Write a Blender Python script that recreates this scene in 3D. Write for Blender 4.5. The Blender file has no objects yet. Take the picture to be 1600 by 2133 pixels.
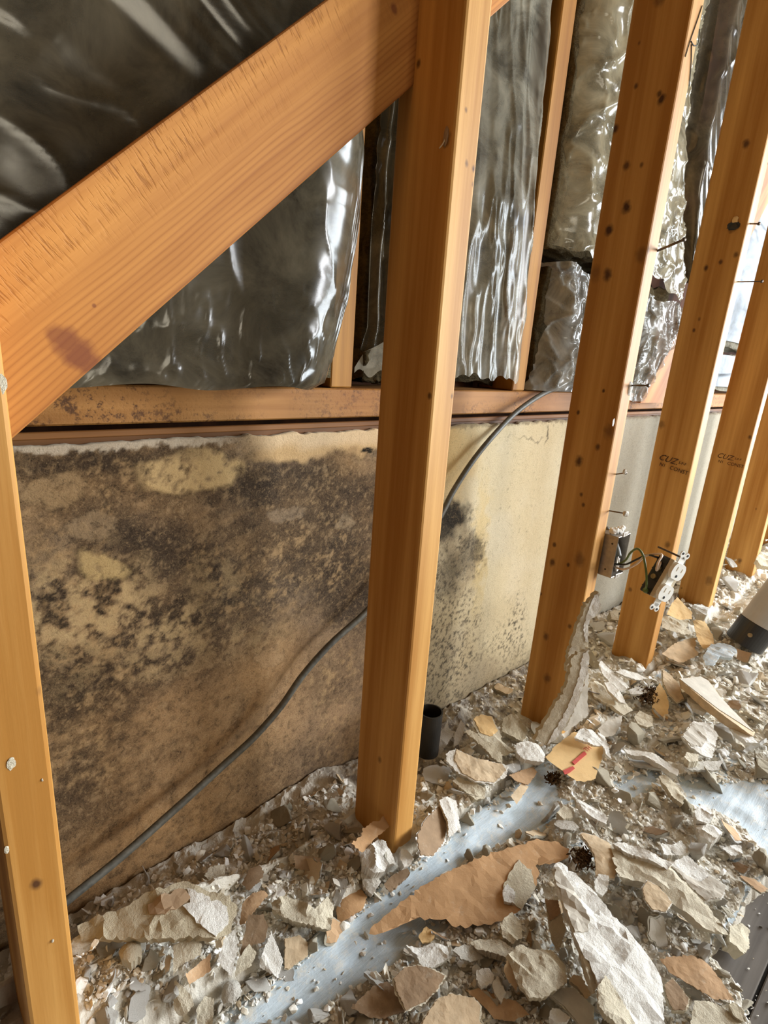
import bpy, bmesh, math, random
import numpy as np
from mathutils import Vector, Matrix, Euler
from mathutils.geometry import delaunay_2d_cdt

C = bpy.context.scene.collection
S = bpy.context.scene
# ------------------------------------------------------------------ camera
CAM = np.array([0.0, 0.0, 0.745])
EUL = (1.2935697, -0.0710219, -0.7397521)
FPX = 1164.83
W, H = 1600, 2133
cd = bpy.data.cameras.new('camera'); cam = bpy.data.objects.new('camera', cd); C.objects.link(cam)
cam.location = CAM; cam.rotation_euler = EUL
cd.sensor_fit = 'HORIZONTAL'; cd.sensor_width = 36; cd.lens = FPX / W * 36; cd.clip_start = 0.01
S.camera = cam
# ------------------------------------------------------------------ light
wd = bpy.data.worlds.new('world'); S.world = wd; wd.use_nodes = True
wd.node_tree.nodes['Background'].inputs[0].default_value = (.75, .86, 1, 1)
wd.node_tree.nodes['Background'].inputs[1].default_value = 1.0
def area(name, loc, rot, sx, sy, e, col):
    l = bpy.data.lights.new(name, 'AREA'); l.shape = 'RECTANGLE'; l.size = sx; l.size_y = sy; l.energy = e; l.color = col
    o = bpy.data.objects.new(name, l); C.objects.link(o); o.location = loc; o.rotation_euler = rot
    return o
# daylight through the big opening at the right end of the room and the window behind the camera
area('daylight_right', (4.52, -1.3, 1.2), (0, math.radians(90), 0), 1.9, 2.4, 300, (.86, .94, 1))
area('daylight_back', (3.8, -3.12, 1.55), (math.radians(90), 0, 0), 1.1, 1.5, 205, (.93, .96, 1))
area('film_glint_fill', (.75, -2.95, 1.15), (math.radians(90), 0, 0), .8, .6, 15, (1, .90, .70))  # added light without a real source, gives the plastic folds warm highlights
S.view_settings.view_transform = 'Standard'; S.view_settings.look = 'None'
S.view_settings.exposure = 0.36; S.view_settings.gamma = 1.0; S.view_settings.use_curve_mapping = False

# ------------------------------------------------------------------ helpers
RM = np.array(Euler(EUL, 'XYZ').to_matrix())
RIGHT, UP, FWD = RM[:, 0], RM[:, 1], -RM[:, 2]
def ray(u, v):
    return RM @ np.array([(u - W / 2) / FPX, -(v - H / 2) / FPX, -1.0])
def onY(u, v, Y): d = ray(u, v); return CAM + d * (Y / d[1])
def onX(u, v, X): d = ray(u, v); return CAM + d * (X / d[0])
def onZ(u, v, Z): d = ray(u, v); return CAM + d * ((Z - CAM[2]) / d[2])
def onPlane(u, v, P, n): d = ray(u, v); return CAM + d * (np.dot(P - CAM, n) / np.dot(d, n))
def px(P):
    q = (np.asarray(P) - CAM) @ RM
    return W / 2 + FPX * q[..., 0] / -q[..., 2], H / 2 - FPX * q[..., 1] / -q[..., 2]
def inpoly(u, v, poly):
    u = np.asarray(u, float); v = np.asarray(v, float); r = np.zeros(u.shape, bool); n = len(poly)
    for i in range(n):
        x1, y1 = poly[i]; x2, y2 = poly[(i + 1) % n]
        if y1 == y2: continue
        c = ((y1 > v) != (y2 > v)) & (u < (x2 - x1) * (v - y1) / (y2 - y1) + x1)
        r ^= c
    return r
_tab = np.random.RandomState(7).rand(512, 512)
def vn(x, y):
    x = np.asarray(x, float); y = np.asarray(y, float)
    xi = np.floor(x).astype(int); yi = np.floor(y).astype(int); fx = x - xi; fy = y - yi
    fx = fx * fx * (3 - 2 * fx); fy = fy * fy * (3 - 2 * fy)
    g = lambda a, b: _tab[a & 511, b & 511]
    return (g(xi, yi) * (1 - fx) + g(xi + 1, yi) * fx) * (1 - fy) + (g(xi, yi + 1) * (1 - fx) + g(xi + 1, yi + 1) * fx) * fy
def fbm(x, y, f=1.0, o=4, seed=0, gain=.5):
    s = 0; a = 1; t = 0
    for k in range(o):
        s = s + a * vn(np.asarray(x) * f + seed * 17.3 + k * 31.7, np.asarray(y) * f + seed * 9.1 + k * 12.9); t += a; a *= gain; f *= 2.03
    return s / t            # 0..1
def sstep(a, b, x):
    t = np.clip((np.asarray(x, float) - a) / (b - a), 0, 1); return t * t * (3 - 2 * t)
def lin(c):
    return tuple(((x / 255) / 12.92 if x / 255 <= .04045 else ((x / 255 + .055) / 1.055) ** 2.4) for x in c)
def rgba(c): return (*lin(c), 1)

def link(name, me, mat=None, parent=None, smooth=False):
    o = bpy.data.objects.new(name, me); C.objects.link(o)
    if mat is not None: me.materials.append(mat)
    if smooth: me.polygons.foreach_set('use_smooth', np.ones(len(me.polygons), bool))
    if parent is not None:
        o.parent = parent; o.matrix_parent_inverse = Matrix.Translation(-Vector(parent.location))
    return o
def mesh(name, v, f, mat=None, parent=None, smooth=False, origin=None):
    me = bpy.data.meshes.new(name); v = np.asarray(v, float)
    if origin is not None: v = v - np.asarray(origin)
    me.from_pydata(v.tolist(), [], [list(map(int, q)) for q in f]); me.update()
    o = link(name, me, mat, parent, smooth)
    if origin is not None: o.location = origin
    return o
def bmobj(name, bm, mat=None, parent=None, smooth=False, loc=None):
    me = bpy.data.meshes.new(name); bmesh.ops.recalc_face_normals(bm, faces=bm.faces); bm.to_mesh(me); bm.free()
    o = link(name, me, mat, parent, smooth)
    if loc is not None: o.location = loc
    return o
def tag(o, label=None, cat=None, group=None, kind=None):
    if label: o['label'] = label
    if cat: o['category'] = cat
    if group: o['group'] = group
    if kind: o['kind'] = kind
    return o
def empty(name, loc, label, cat, group=None):
    o = bpy.data.objects.new(name, None); C.objects.link(o); o.location = loc; o.empty_display_size = .02
    return tag(o, label, cat, group)
def bbox(bm, lo, hi, bev=0, seg=2, mat=None):
    r = bmesh.ops.create_cube(bm, size=1)
    for v in r['verts']:
        for i in range(3): v.co[i] = lo[i] + (v.co[i] + .5) * (hi[i] - lo[i])
    if bev:
        es = list({e for v in r['verts'] for e in v.link_edges})
        bmesh.ops.bevel(bm, geom=es, offset=bev, segments=seg, affect='EDGES', profile=.5)
def tube(name, pts, rad, mat, parent=None, n=10, sub=8, flat=None):
    P = np.array(pts, float)
    if sub > 1:                                   # catmull-rom
        Q = np.vstack([2 * P[0] - P[1], P, 2 * P[-1] - P[-2]]); out = []
        for i in range(1, len(Q) - 2):
            for t in np.linspace(0, 1, sub, endpoint=False):
                a, b, c, d = Q[i - 1], Q[i], Q[i + 1], Q[i + 2]
                out.append(.5 * (2 * b + (c - a) * t + (2 * a - 5 * b + 4 * c - d) * t * t + (3 * b - a - 3 * c + d) * t ** 3))
        out.append(P[-1]); P = np.array(out)
    v = []; f = []; nrm = None
    for i in range(len(P)):
        t = P[min(i + 1, len(P) - 1)] - P[max(i - 1, 0)]; t = t / (np.linalg.norm(t) + 1e-12)
        if nrm is None:
            nrm = np.cross(t, [0, 0, 1.0]); 
            if np.linalg.norm(nrm) < .1: nrm = np.cross(t, [1.0, 0, 0])
        nrm = nrm - t * np.dot(nrm, t); nrm /= np.linalg.norm(nrm); b = np.cross(t, nrm)
        r = rad if np.isscalar(rad) else np.interp(i / (len(P) - 1), np.linspace(0, 1, len(rad)), rad)
        for k in range(n):
            a = 2 * math.pi * k / n
            v.append(P[i] + nrm * math.cos(a) * r + b * math.sin(a) * r * (flat or 1))
    for i in range(len(P) - 1):
        for k in range(n): f.append((i * n + k, i * n + (k + 1) % n, (i + 1) * n + (k + 1) % n, (i + 1) * n + k))
    f.append(tuple(range(n - 1, -1, -1))); f.append(tuple((len(P) - 1) * n + k for k in range(n)))
    return mesh(name, v, f, mat, parent, True)
def addcol(me, cols, name='col'):
    a = me.color_attributes.new(name, 'FLOAT_COLOR', 'POINT')
    c = np.ones((len(me.vertices), 4), np.float32); c[:, :cols.shape[1]] = cols
    a.data.foreach_set('color', c.ravel())

# ------------------------------------------------------------------ materials
class NT:
    def __init__(s, name):
        s.m = bpy.data.materials.new(name); s.m.use_nodes = True; s.t = s.m.node_tree; s.n = s.t.nodes
        s.b = s.n['Principled BSDF']; s.out = s.n['Material Output']
    def new(s, typ, **kw):
        n = s.n.new(typ)
        for k, v in kw.items(): setattr(n, k, v)
        return n
    def set(s, sock, v):
        if isinstance(v, bpy.types.NodeSocket): s.t.links.new(v, sock)
        else: sock.default_value = v
    def math(s, op, a, b=0.0, clamp=False):
        n = s.new('ShaderNodeMath', operation=op, use_clamp=clamp); s.set(n.inputs[0], a); s.set(n.inputs[1], b); return n.outputs[0]
    def mix(s, fac, a, b, blend='MIX'):
        n = s.new('ShaderNodeMix', data_type='RGBA', blend_type=blend)
        s.set(n.inputs[0], fac); s.set(n.inputs[6], a); s.set(n.inputs[7], b); return n.outputs[2]
    def noise(s, vec, scale, detail=4, rough=.55, dist=0.0):
        n = s.new('ShaderNodeTexNoise'); s.set(n.inputs['Vector'], vec)
        n.inputs['Scale'].default_value = scale; n.inputs['Detail'].default_value = detail; n.inputs['Roughness'].default_value = rough; n.inputs['Distortion'].default_value = dist
        return n.outputs[0]
    def ramp(s, fac, stops):
        n = s.new('ShaderNodeValToRGB'); s.set(n.inputs[0], fac); r = n.color_ramp
        while len(r.elements) < len(stops): r.elements.new(.5)
        for e, (p, c) in zip(r.elements, stops):
            e.position = p; e.color = c if len(c) == 4 else (*c, 1)
        return n.outputs[0]
    def rng(s, v, a, b, c=0.0, d=1.0):
        n = s.new('ShaderNodeMapRange'); s.set(n.inputs[0], v)
        for i, x in enumerate((a, b, c, d)): n.inputs[i + 1].default_value = x
        return n.outputs[0]
    def coords(s, scale=(1, 1, 1), which='Object', rand=True):
        tc = s.new('ShaderNodeTexCoord').outputs[which]
        m = s.new('ShaderNodeMapping'); s.set(m.inputs[0], tc); m.inputs['Scale'].default_value = scale
        if rand:
            oi = s.new('ShaderNodeObjectInfo'); k = s.math('MULTIPLY', oi.outputs['Random'], 37.0)
            cb = s.new('ShaderNodeCombineXYZ')
            for i in range(3): s.set(cb.inputs[i], k)
            s.set(m.inputs['Location'], cb.outputs[0])
        return m.outputs[0]
    def bump(s, h, strength=.3, dist=.002):
        n = s.new('ShaderNodeBump'); s.set(n.inputs['Height'], h); n.inputs['Strength'].default_value = strength; n.inputs['Distance'].default_value = dist
        s.t.links.new(n.outputs[0], s.b.inputs['Normal']); return n
    def fin(s, col, rough=.8, spec=.3):
        s.set(s.b.inputs['Base Color'], col); s.set(s.b.inputs['Roughness'], rough); s.b.inputs['Specular IOR Level'].default_value = spec
        return s.m

def plain(name, c, rough=.6, metal=0.0, spec=.5, noise=.15, scale=120):
    t = NT(name); v = t.coords()
    n = t.noise(v, scale, 3)
    d = tuple(x * (1 - noise) for x in lin(c)); l = tuple(min(1, x * (1 + noise)) for x in lin(c))
    t.fin(t.ramp(n, [(.3, d), (.7, l)]), rough, spec); t.b.inputs['Metallic'].default_value = metal
    return t.m

def wood(name, dark, light, knots=(), grain=1.0, axis=2, mottle=0.0, bands=9, bandmix=.22, saw=0.0, rough=.62):
    """Grain runs along the object's local axis; knots are (x, y, z, radius, strength) in the object's own space."""
    t = NT(name)
    sc = [70, 70, 70]; sc[axis] = 2.2
    v = t.coords(tuple(sc)); fine = t.noise(v, 1.0 * grain, 5, .6)
    sc2 = [1, 1, 1]; sc2[axis] = .05
    v2 = t.coords(tuple(sc2))
    wv = t.new('ShaderNodeTexWave', wave_type='BANDS', bands_direction='DIAGONAL'); t.set(wv.inputs[0], v2)
    wv.inputs['Scale'].default_value = bands; wv.inputs['Distortion'].default_value = 5; wv.inputs['Detail'].default_value = 3; wv.inputs['Detail Scale'].default_value = .7
    bandv = t.rng(wv.outputs[1], .2, 1.0)
    big = t.noise(t.coords((4, 4, 1.5)), 1.0, 3)
    f = t.math('ADD', t.math('MULTIPLY', t.rng(fine, .25, .75), .42), t.math('MULTIPLY', bandv, bandmix))
    f = t.math('ADD', f, t.math('MULTIPLY', t.math('SUBTRACT', big, .5), .55), True)
    col = t.ramp(f, [(.12, lin(dark)), (.75, lin(light))])
    h = fine
    if saw:
        s3 = [260, 260, 260]; s3[axis] = 300; 
        sv = t.coords((40, 40, 30) if axis != 0 else (230, 30, 18)); sn = t.noise(sv, 1.0, 2)
        pat = t.noise(t.coords((9, 9, 9)), 1.0, 3)
        k = t.math('MULTIPLY', t.rng(sn, .60, .72), t.rng(pat, .45, .65))
        col = t.mix(t.math('MULTIPLY', k, saw), col, (*lin((112, 62, 24)), 1))
    if mottle:
        mv = t.coords((1, 1, 1)); a = t.noise(mv, 38, 6, .7); b = t.noise(mv, 210, 4, .7); zone = t.noise(mv, 7, 2)
        k = t.math('MULTIPLY', t.rng(t.math('MULTIPLY', a, b), .24, .17), t.rng(zone, .42, .62))
        col = t.mix(t.math('MULTIPLY', k, mottle), col, (*lin((70, 38, 18)), 1))
        h = t.math('ADD', h, t.math('MULTIPLY', t.math('MULTIPLY', b, t.rng(zone, .42, .62)), 2.5))
    if knots:
        tc = t.new('ShaderNodeTexCoord').outputs['Object']
        acc = None
        wob = t.noise(t.coords((1, 1, 1)), 90, 2)
        for (x, y, z, r, st) in knots:
            s_ = t.new('ShaderNodeVectorMath', operation='SUBTRACT'); t.set(s_.inputs[0], tc); s_.inputs[1].default_value = (x, y, z)
            m_ = t.new('ShaderNodeVectorMath', operation='MULTIPLY'); t.set(m_.inputs[0], s_.outputs[0])
            e = [1, 1, 1]; e[axis] = .75; m_.inputs[1].default_value = e
            l_ = t.new('ShaderNodeVectorMath', operation='LENGTH'); t.set(l_.inputs[0], m_.outputs[0])
            d = t.math('ADD', l_.outputs['Value'], t.math('MULTIPLY', t.math('SUBTRACT', wob, .5), r * 1.1))
            k = t.rng(d, r * 1.25, r * .45, 0.0, st)
            acc = k if acc is None else t.math('MAXIMUM', acc, k)
        col = t.mix(acc, col, (*lin((62, 30, 12)), 1))
    t.bump(h, .25, .0015)
    return t.fin(col, rough, .35)

def plaster(name, a, b, bump=.8, scale=260, dark=None):
    t = NT(name); v = t.coords((1, 1, 1)); oi = t.new('ShaderNodeObjectInfo').outputs['Random']
    n = t.noise(v, scale, 5, .7); n2 = t.noise(v, 40, 4, .6)
    c = t.mix(t.math('ADD', t.math('MULTIPLY', n2, .7), t.math('MULTIPLY', t.math('SUBTRACT', oi, .5), .6), True), (*lin(a), 1), (*lin(b), 1))
    c = t.mix(t.rng(n, .32, .2), c, (*lin(dark or (160, 144, 118)), 1))
    n4 = t.noise(v, 900, 4, .7); t.bump(t.math('ADD', t.math('ADD', n, t.math('MULTIPLY', n4, .6)), t.math('MULTIPLY', n2, 2)), bump, .004)
    return t.fin(c, .92, .15)
def paper(name, c, var=.12, dust=.35):
    t = NT(name); v = t.coords((1, 1, 1)); oi = t.new('ShaderNodeObjectInfo').outputs['Random']
    n = t.noise(v, 45, 4, .6); n2 = t.noise(v, 420, 3, .7)
    d = tuple(x * (1 - 2.2 * var) for x in lin(c)); l = tuple(min(1, x * (1 + var)) for x in lin(c))
    col = t.ramp(t.math('ADD', n, t.math('MULTIPLY', t.math('SUBTRACT', oi, .5), .25)), [(.25, d), (.75, l)])
    k = t.math('MULTIPLY', t.rng(t.noise(v, 60, 6, .75), .58, .72), dust)
    col = t.mix(k, col, (*lin((216, 206, 186)), 1))
    t.bump(n2, .25, .001)
    return t.fin(col, .85, .2)
def colattr(name, spk=.25, scale=300, rough=.9, bump=.4, dist=.002, grit=0.0):
    t = NT(name); a = t.new('ShaderNodeVertexColor', layer_name='col'); v = t.coords((1, 1, 1), rand=False)
    n = t.noise(v, scale, 5, .75)
    c = t.mix(t.math('MULTIPLY', t.rng(n, .46, .3), spk), a.outputs[0], (.03, .02, .012, 1))
    c = t.mix(t.math('MULTIPLY', t.rng(n, .56, .7), spk * .6), c, (*lin((214, 190, 150)), 1))
    if grit:
        lum = t.new('ShaderNodeRGBToBW'); t.set(lum.inputs[0], a.outputs[0]); dk = t.rng(lum.outputs[0], .45, .12)
        m1 = t.noise(v, 120, 6, .8, 1.2); m2 = t.noise(v, 620, 4, .75)
        mm = t.math('ADD', t.math('MULTIPLY', m1, .6), t.math('MULTIPLY', m2, .4))
        c = t.mix(t.math('MULTIPLY', t.math('MULTIPLY', t.rng(mm, .49, .37), dk), grit), c, (.012, .009, .006, 1))
        c = t.mix(t.math('MULTIPLY', t.math('MULTIPLY', t.rng(mm, .53, .64), dk), grit * .55), c, (*lin((196, 166, 122)), 1))
        n = t.math('ADD', n, t.math('MULTIPLY', mm, 1.5))
    t.bump(n, bump, dist)
    return t.fin(c, rough, .2)
def film(name, tint, alpha, rough=.12, bump=.5, cloud=.4):
    t = NT(name); v = t.coords((1, 1, 1))
    n = t.noise(v, 9, 3, .5, .5); n2 = t.noise(v, 40, 2, .5, 1.0); nc = t.noise(v, 13, 7, .66, .9)
    d = tuple(x * .32 for x in lin(tint)); l = tuple(min(1, x * 1.55) for x in lin(tint))
    t.fin(t.ramp(nc, [(.32, d), (.68, l)]), rough, .35)
    t.bump(t.math('ADD', t.math('MULTIPLY', n, 2), t.math('MULTIPLY', n2, .5)), bump * .16, .003)
    tr = t.new('ShaderNodeBsdfTransparent'); mx = t.new('ShaderNodeMixShader')
    k = t.math('ADD', t.math('MULTIPLY', t.math('SUBTRACT', n, .5), cloud), alpha, True)
    fr = t.new('ShaderNodeLayerWeight'); fr.inputs[0].default_value = .35
    k = t.math('MAXIMUM', k, fr.outputs[1])
    t.set(mx.inputs[0], k); t.t.links.new(tr.outputs[0], mx.inputs[1]); t.t.links.new(t.b.outputs[0], mx.inputs[2])
    t.t.links.new(mx.outputs[0], t.out.inputs[0])
    return t.m

M = {}
LW, DW = (224, 174, 100), (170, 116, 48)
M['white'] = plaster('plaster_white', (238, 232, 220), (250, 248, 242))
M['cream'] = plaster('plaster_cream', (222, 210, 184), (242, 234, 214))
M['grey'] = plaster('plaster_grey', (206, 200, 188), (228, 224, 214))
M['dirty'] = plaster('plaster_dirty', (198, 184, 156), (228, 218, 196), .8, 220)
M['tan'] = paper('paper_tan', (216, 192, 158))
M['brown'] = paper('paper_brown', (186, 152, 116))
M['dkbrown'] = paper('paper_dark', (158, 132, 104))
M['kraft'] = paper('paper_kraft', (190, 150, 108), .06, .25)
M['greypaper'] = paper('paper_grey', (190, 182, 168), .08, .3)
M['box'] = paper('box_paper', (232, 196, 140), .05, .1)
M['steel'] = plain('galvanised_steel', (176, 168, 158), .42, .75)
M['nail'] = plain('nail_steel', (96, 84, 72), .45, .7)
M['black'] = plain('black_plastic', (34, 33, 32), .4, 0, .5)
M['ink'] = plain('stamp_ink', (66, 38, 20), .8)
M['pen'] = plain('pencil_ink', (54, 54, 48), .8)
M['red'] = plain('red_print', (196, 78, 66), .8)
M['ivory'] = plain('white_plastic', (240, 238, 230), .35, 0, .5, .03)
M['beige'] = plain('beige_plastic', (196, 182, 156), .4, 0, .5, .06)
M['green'] = plain('green_wire', (96, 116, 62), .45)
M['pinkwire'] = plain('white_wire', (222, 198, 176), .45)
M['cable'] = plain('cable_jacket', (92, 90, 82), .5, 0, .4, .3, 160)
M['tubegrey'] = plain('grey_tube', (172, 168, 162), .4, 0, .4, .08, 20)
M['brass'] = plain('brass_screw', (178, 158, 120), .35, .8)
M['mouldfluff'] = plain('mould_fluff', (84, 64, 44), .95, 0, .1, .6, 300)

# ------------------------------------------------------------------ the room
def struct(name, lo, hi, mat):
    bm = bmesh.new(); bbox(bm, lo, hi); return tag(bmobj(name, bm, mat), kind='structure')
wallp = plain('wall_paint', (96, 84, 70), .9, 0, .1, .05, 6)
floorm = plain('floor_subfloor', (84, 78, 72), .8, 0, .2, .3, 30)
sheath = wood('sheathing_board', (60, 34, 18), (98, 58, 32), rough=.9)
struct('floor', (-1.6, -3.1, -.12), (4.6, .86, -.012), floorm)
struct('ceiling', (-1.6, -3.1, 2.42), (4.6, .86, 2.52), plain('ceiling_paint', (120, 108, 92), .9, 0, .1, .04, 5))
struct('wall_left', (-1.7, -3.1, -.1), (-1.6, .86, 2.5), sheath)
struct('wall_far', (-1.6, .762, -.05), (4.6, .80, 2.42), sheath)
# right wall with its wide opening, back wall with its window: pieces round the holes
def wallwith(name, boxes):
    bm = bmesh.new()
    for lo, hi in boxes: bbox(bm, lo, hi)
    return tag(bmobj(name, bm, wallp), kind='structure')
wallwith('wall_right', [((4.4, -3.1, -.1), (4.5, -2.5, 2.42)), ((4.4, -.1, -.1), (4.5, .76, 2.42)), ((4.4, -2.5, 2.15), (4.5, -.1, 2.42)), ((4.4, -2.5, -.1), (4.5, -.1, .25))])
wallwith('wall_back', [((-1.6, -3.1, -.1), (3.25, -3.0, 2.42)), ((4.35, -3.1, -.1), (4.4, -3.0, 2.42)), ((3.25, -3.1, 2.3), (4.35, -3.0, 2.42)), ((3.25, -3.1, -.1), (4.35, -3.0, .8))])
# floor boards at the corner the rubble leaves bare
plank_m = wood('floor_plank', (84, 76, 68), (128, 120, 112), axis=0, rough=.8)
a = onZ(1550, 2133, 0); b = onZ(1600, 2016, 0)
bd = (b - a)[:2]; bd /= np.linalg.norm(bd); bn = np.array([-bd[1], bd[0]])
fl = bpy.data.objects['floor']; fang = math.atan2(bd[1], bd[0])
for k in range(-3, 5):
    bm = bmesh.new(); bbox(bm, (-.6, .002, -.012), (2.2, .128, 0), .0015, 1)
    o = bmobj('floor_plank', bm, plank_m); o.location = (a[0] + bn[0] * .13 * k, a[1] + bn[1] * .13 * k, -.0005 * (k % 2)); o.rotation_euler.z = fang
    o.parent = fl

# ------------------------------------------------------------------ studs of the front wall
STUD = [(.0323, -.0036, .0033, .0003), (.4728, -.0049, .0026, .0052), (.9148, -.0004, -.0066, .0017), (1.3329, .0014, -.0017, -.0029),
        (1.7495, .0027, -.0009, -.0082), (2.1519, -.0006, .0033, .0038), (2.565, 0, 0, 0)]
Y0 = .4302
LAB = ['brown wall stud with paint spots at the left edge, nearest the camera',
       'brown wall stud where the diagonal brace meets it, mouldy panel behind',
       'knotty brown wall stud with the metal electrical box on its edge',
       'brown wall stud behind the hanging outlet, with a grade stamp',
       'brown wall stud with a faint grade stamp, second right of the outlet box',
       'brown wall stud next to the last on the right, above the rubble',
       'brown wall stud at the right edge, farthest away']
# knots as pixels on the side face ('s') or the front face ('f')
KN = {0: [('f', 75, 1842, .006, .9), ('f', 82, 1440, .004, .3)],
      1: [('s', 873, 133, .004, .8), ('s', 895, 824, .004, .8), ('s', 932, 290, .007, .8), ('f', 974, 228, .003, .95), ('f', 975, 339, .004, .95), ('f', 989, 352, .004, .95),
          ('f', 987, 384, .003, .9), ('s', 787, 1583, .006, .7), ('f', 903, 1230, .0025, .8), ('f', 941, 825, .003, .6)],
      2: [('s', 1378, 208, .007, .95), ('s', 1374, 196, .005, .8), ('s', 1325, 180, .004, .8), ('s', 1332, 90, .003, .6), ('s', 1375, 0, .01, .5), ('s', 1282, 268, .007, .9), ('s', 1305, 345, .007, .8), ('s', 1336, 344, .004, .7),
          ('s', 1305, 432, .009, .95), ('s', 1269, 479, .008, .95), ('s', 1265, 573, .010, .9), ('s', 1337, 530, .012, .45), ('s', 1240, 570, .012, .4), ('s', 1257, 814, .003, .9), ('s', 1204, 859, .004, .9),
          ('s', 1206, 961, .009, .9), ('s', 1245, 930, .006, .8), ('s', 1268, 898, .012, .5), ('s', 1211, 1030, .004, .8), ('s', 1215, 1052, .004, .8), ('s', 1155, 1135, .005, .8), ('s', 1151, 1172, .008, .8),
          ('s', 1208, 1165, .013, .5), ('s', 1184, 1177, .004, .8), ('s', 1138, 1325, .008, .7), ('s', 1140, 1412, .010, .6), ('s', 1187, 1304, .005, .7), ('s', 1107, 1330, .003, .8), ('s', 1127, 1237, .003, .7), ('f', 1383, 455, .004, .6), ('f', 1352, 522, .006, .6)],
      3: [('s', 1554, 300, .008, .85), ('s', 1527, 470, .011, .9), ('s', 1471, 558, .006, .9), ('s', 1501, 546, .005, .8), ('s', 1533, 530, .006, .7), ('s', 1457, 665, .004, .6), ('s', 1446, 688, .004, .8), ('s', 1378, 885, .009, .5),
          ('s', 1390, 1135, .008, .6), ('s', 1313, 1228, .006, .6), ('s', 1460, 180, .004, .5)],
      4: [('s', 1562, 911, .006, .8), ('s', 1477, 1210, .013, .45), ('s', 1530, 480, .006, .6), ('s', 1420, 1225, .004, .5)],
      5: [('s', 1541, 1168, .009, .7), ('s', 1575, 1060, .004, .5)], 6: []}
studs = []
for k, (sx, lx, dy, ly) in enumerate(STUD):
    zb, zt = .04, 2.42
    X = lambda z: sx + lx * (z - .745)
    Yf = lambda z: Y0 + dy + ly * (z - .745)
    org = np.array([X(zb), Yf(zb), zb])
    kn = []
    for (fc, u, v, r, st) in KN[k]:
        P = onX(u, v, sx) if fc == 's' else onY(u, v, Y0 + dy)
        kn.append((*(P - org), r * .8, st))
    m = wood('stud_wood', DW, LW, kn)
    bm = bmesh.new(); bbox(bm, (0, 0, 0), (.038, .089, zt - zb), .0035, 2)
    for i in range(1, 24):
        bmesh.ops.bisect_plane(bm, geom=list(bm.verts) + list(bm.edges) + list(bm.faces), plane_co=(0, 0, i * (zt - zb) / 24), plane_no=(0, 0, 1))
    for v in bm.verts:
        z = v.co.z + zb
        v.co.x += X(z) - org[0] + .0009 * math.sin(z * 5 + k * 2); v.co.y += Yf(z) - org[1] + .0007 * math.sin(z * 7 + k)
    o = bmobj('wall_stud', bm, m, loc=org)
    tag(o, LAB[k], 'stud', 'studs of the stripped wall'); studs.append(o)
def kid(o, parent):
    o.parent = parent; o.matrix_parent_inverse = Matrix.Translation(-Vector(parent.location)); return o
# sole plate the studs stand on
bm = bmesh.new(); bbox(bm, (-1.2, Y0 - .001, 0), (3.4, Y0 + .091, .0395), .003, 1)
tag(bmobj('sole_plate', bm, wood('sole_plate_wood', (104, 66, 34), (150, 100, 58), axis=0)), 'brown sole plate lying on the floor under the studs, half buried in rubble', 'plate')

# ------------------------------------------------------------------ let-in diagonal brace
P1, P2 = onY(0, 500, .5), onY(680, 0, .5)          # top edge
Q1, Q2 = onY(30, 912, .5), onY(857, 180, .5)       # bottom edge
ax = (P2 - P1); ax[1] = 0; ax /= np.linalg.norm(ax)
bx = (Q2 - Q1); bx[1] = 0; bx /= np.linalg.norm(bx)
axm = ax + bx; axm /= np.linalg.norm(axm); up = np.array([-axm[2], 0, axm[0]])
c0 = (P1 + Q1) / 2; wtop = np.dot((P1 + P2) / 2 - c0, up); wbot = np.dot((Q1 + Q2) / 2 - c0, up)
Lb = .62; st0 = -.22
rot = Matrix(((axm[0], 0, up[0]), (0, 1, 0), (axm[2], 0, up[2]))).to_4x4()
loc = Vector(c0 + axm * st0); loc.y = .5
def brace_loc(u, v): P = onY(u, v, .5) - np.array(loc); return (float(P @ axm), 0.0, float(P @ up))
kn = [(*brace_loc(140, 715), .011, .75), (*brace_loc(165, 738), .012, .8), (*brace_loc(120, 700), .008, .65), (*brace_loc(185, 755), .010, .7), (*brace_loc(203, 768), .006, .7),
      (*brace_loc(821, 18), .004, .7), (*brace_loc(196, 637), .0016, .7)]
bm = bmesh.new(); bbox(bm, (0, 0, wbot), (Lb + .3, .0185, wtop), .0012, 1)
# keep clear of the far side: cut just past the second stud
o = bmobj('diagonal_brace', bm, None); 
t = NT('brace_wood')
v = t.coords((2.0, 70, 70), rand=False); fine = t.noise(v, 1.0, 5, .6)
tc = t.new('ShaderNodeTexCoord').outputs['Object']; sp = t.new('ShaderNodeSeparateXYZ'); t.set(sp.inputs[0], tc)
w = wtop - wbot
rel = t.rng(sp.outputs[2], wbot, wtop)                                   # 0 bottom .. 1 top
wob = t.noise(t.coords((2.2, 6, 6), rand=False), 1, 3)
ph = t.math('ADD', t.math('MULTIPLY', rel, 21), t.math('MULTIPLY', wob, 5.0))
ring = t.math('POWER', t.math('ABSOLUTE', t.math('SINE', t.math('MULTIPLY', ph, math.pi))), .5)
ringk = t.math('MULTIPLY', t.math('SUBTRACT', 1.0, ring), t.rng(rel, .62, .42))
col = t.ramp(t.math('ADD', t.math('MULTIPLY', fine, .8), t.math('MULTIPLY', t.noise(t.coords((5, 5, 14), rand=False), 1, 3), .35)), [(.3, lin((160, 98, 40))), (.8, lin((206, 144, 72)))])
col = t.mix(t.math('MULTIPLY', ringk, .62), col, (*lin((140, 78, 28)), 1))
sn = t.noise(t.coords((380, 20, 55), rand=False), 1, 2); pat = t.noise(t.coords((8, 8, 20), rand=False), 1, 3)
kk = t.math('MULTIPLY', t.math('MULTIPLY', t.rng(sn, .52, .66), t.rng(rel, .5, .85)), t.rng(pat, .36, .6))
col = t.mix(t.math('MULTIPLY', kk, .55), col, (*lin((120, 66, 24)), 1))
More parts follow.
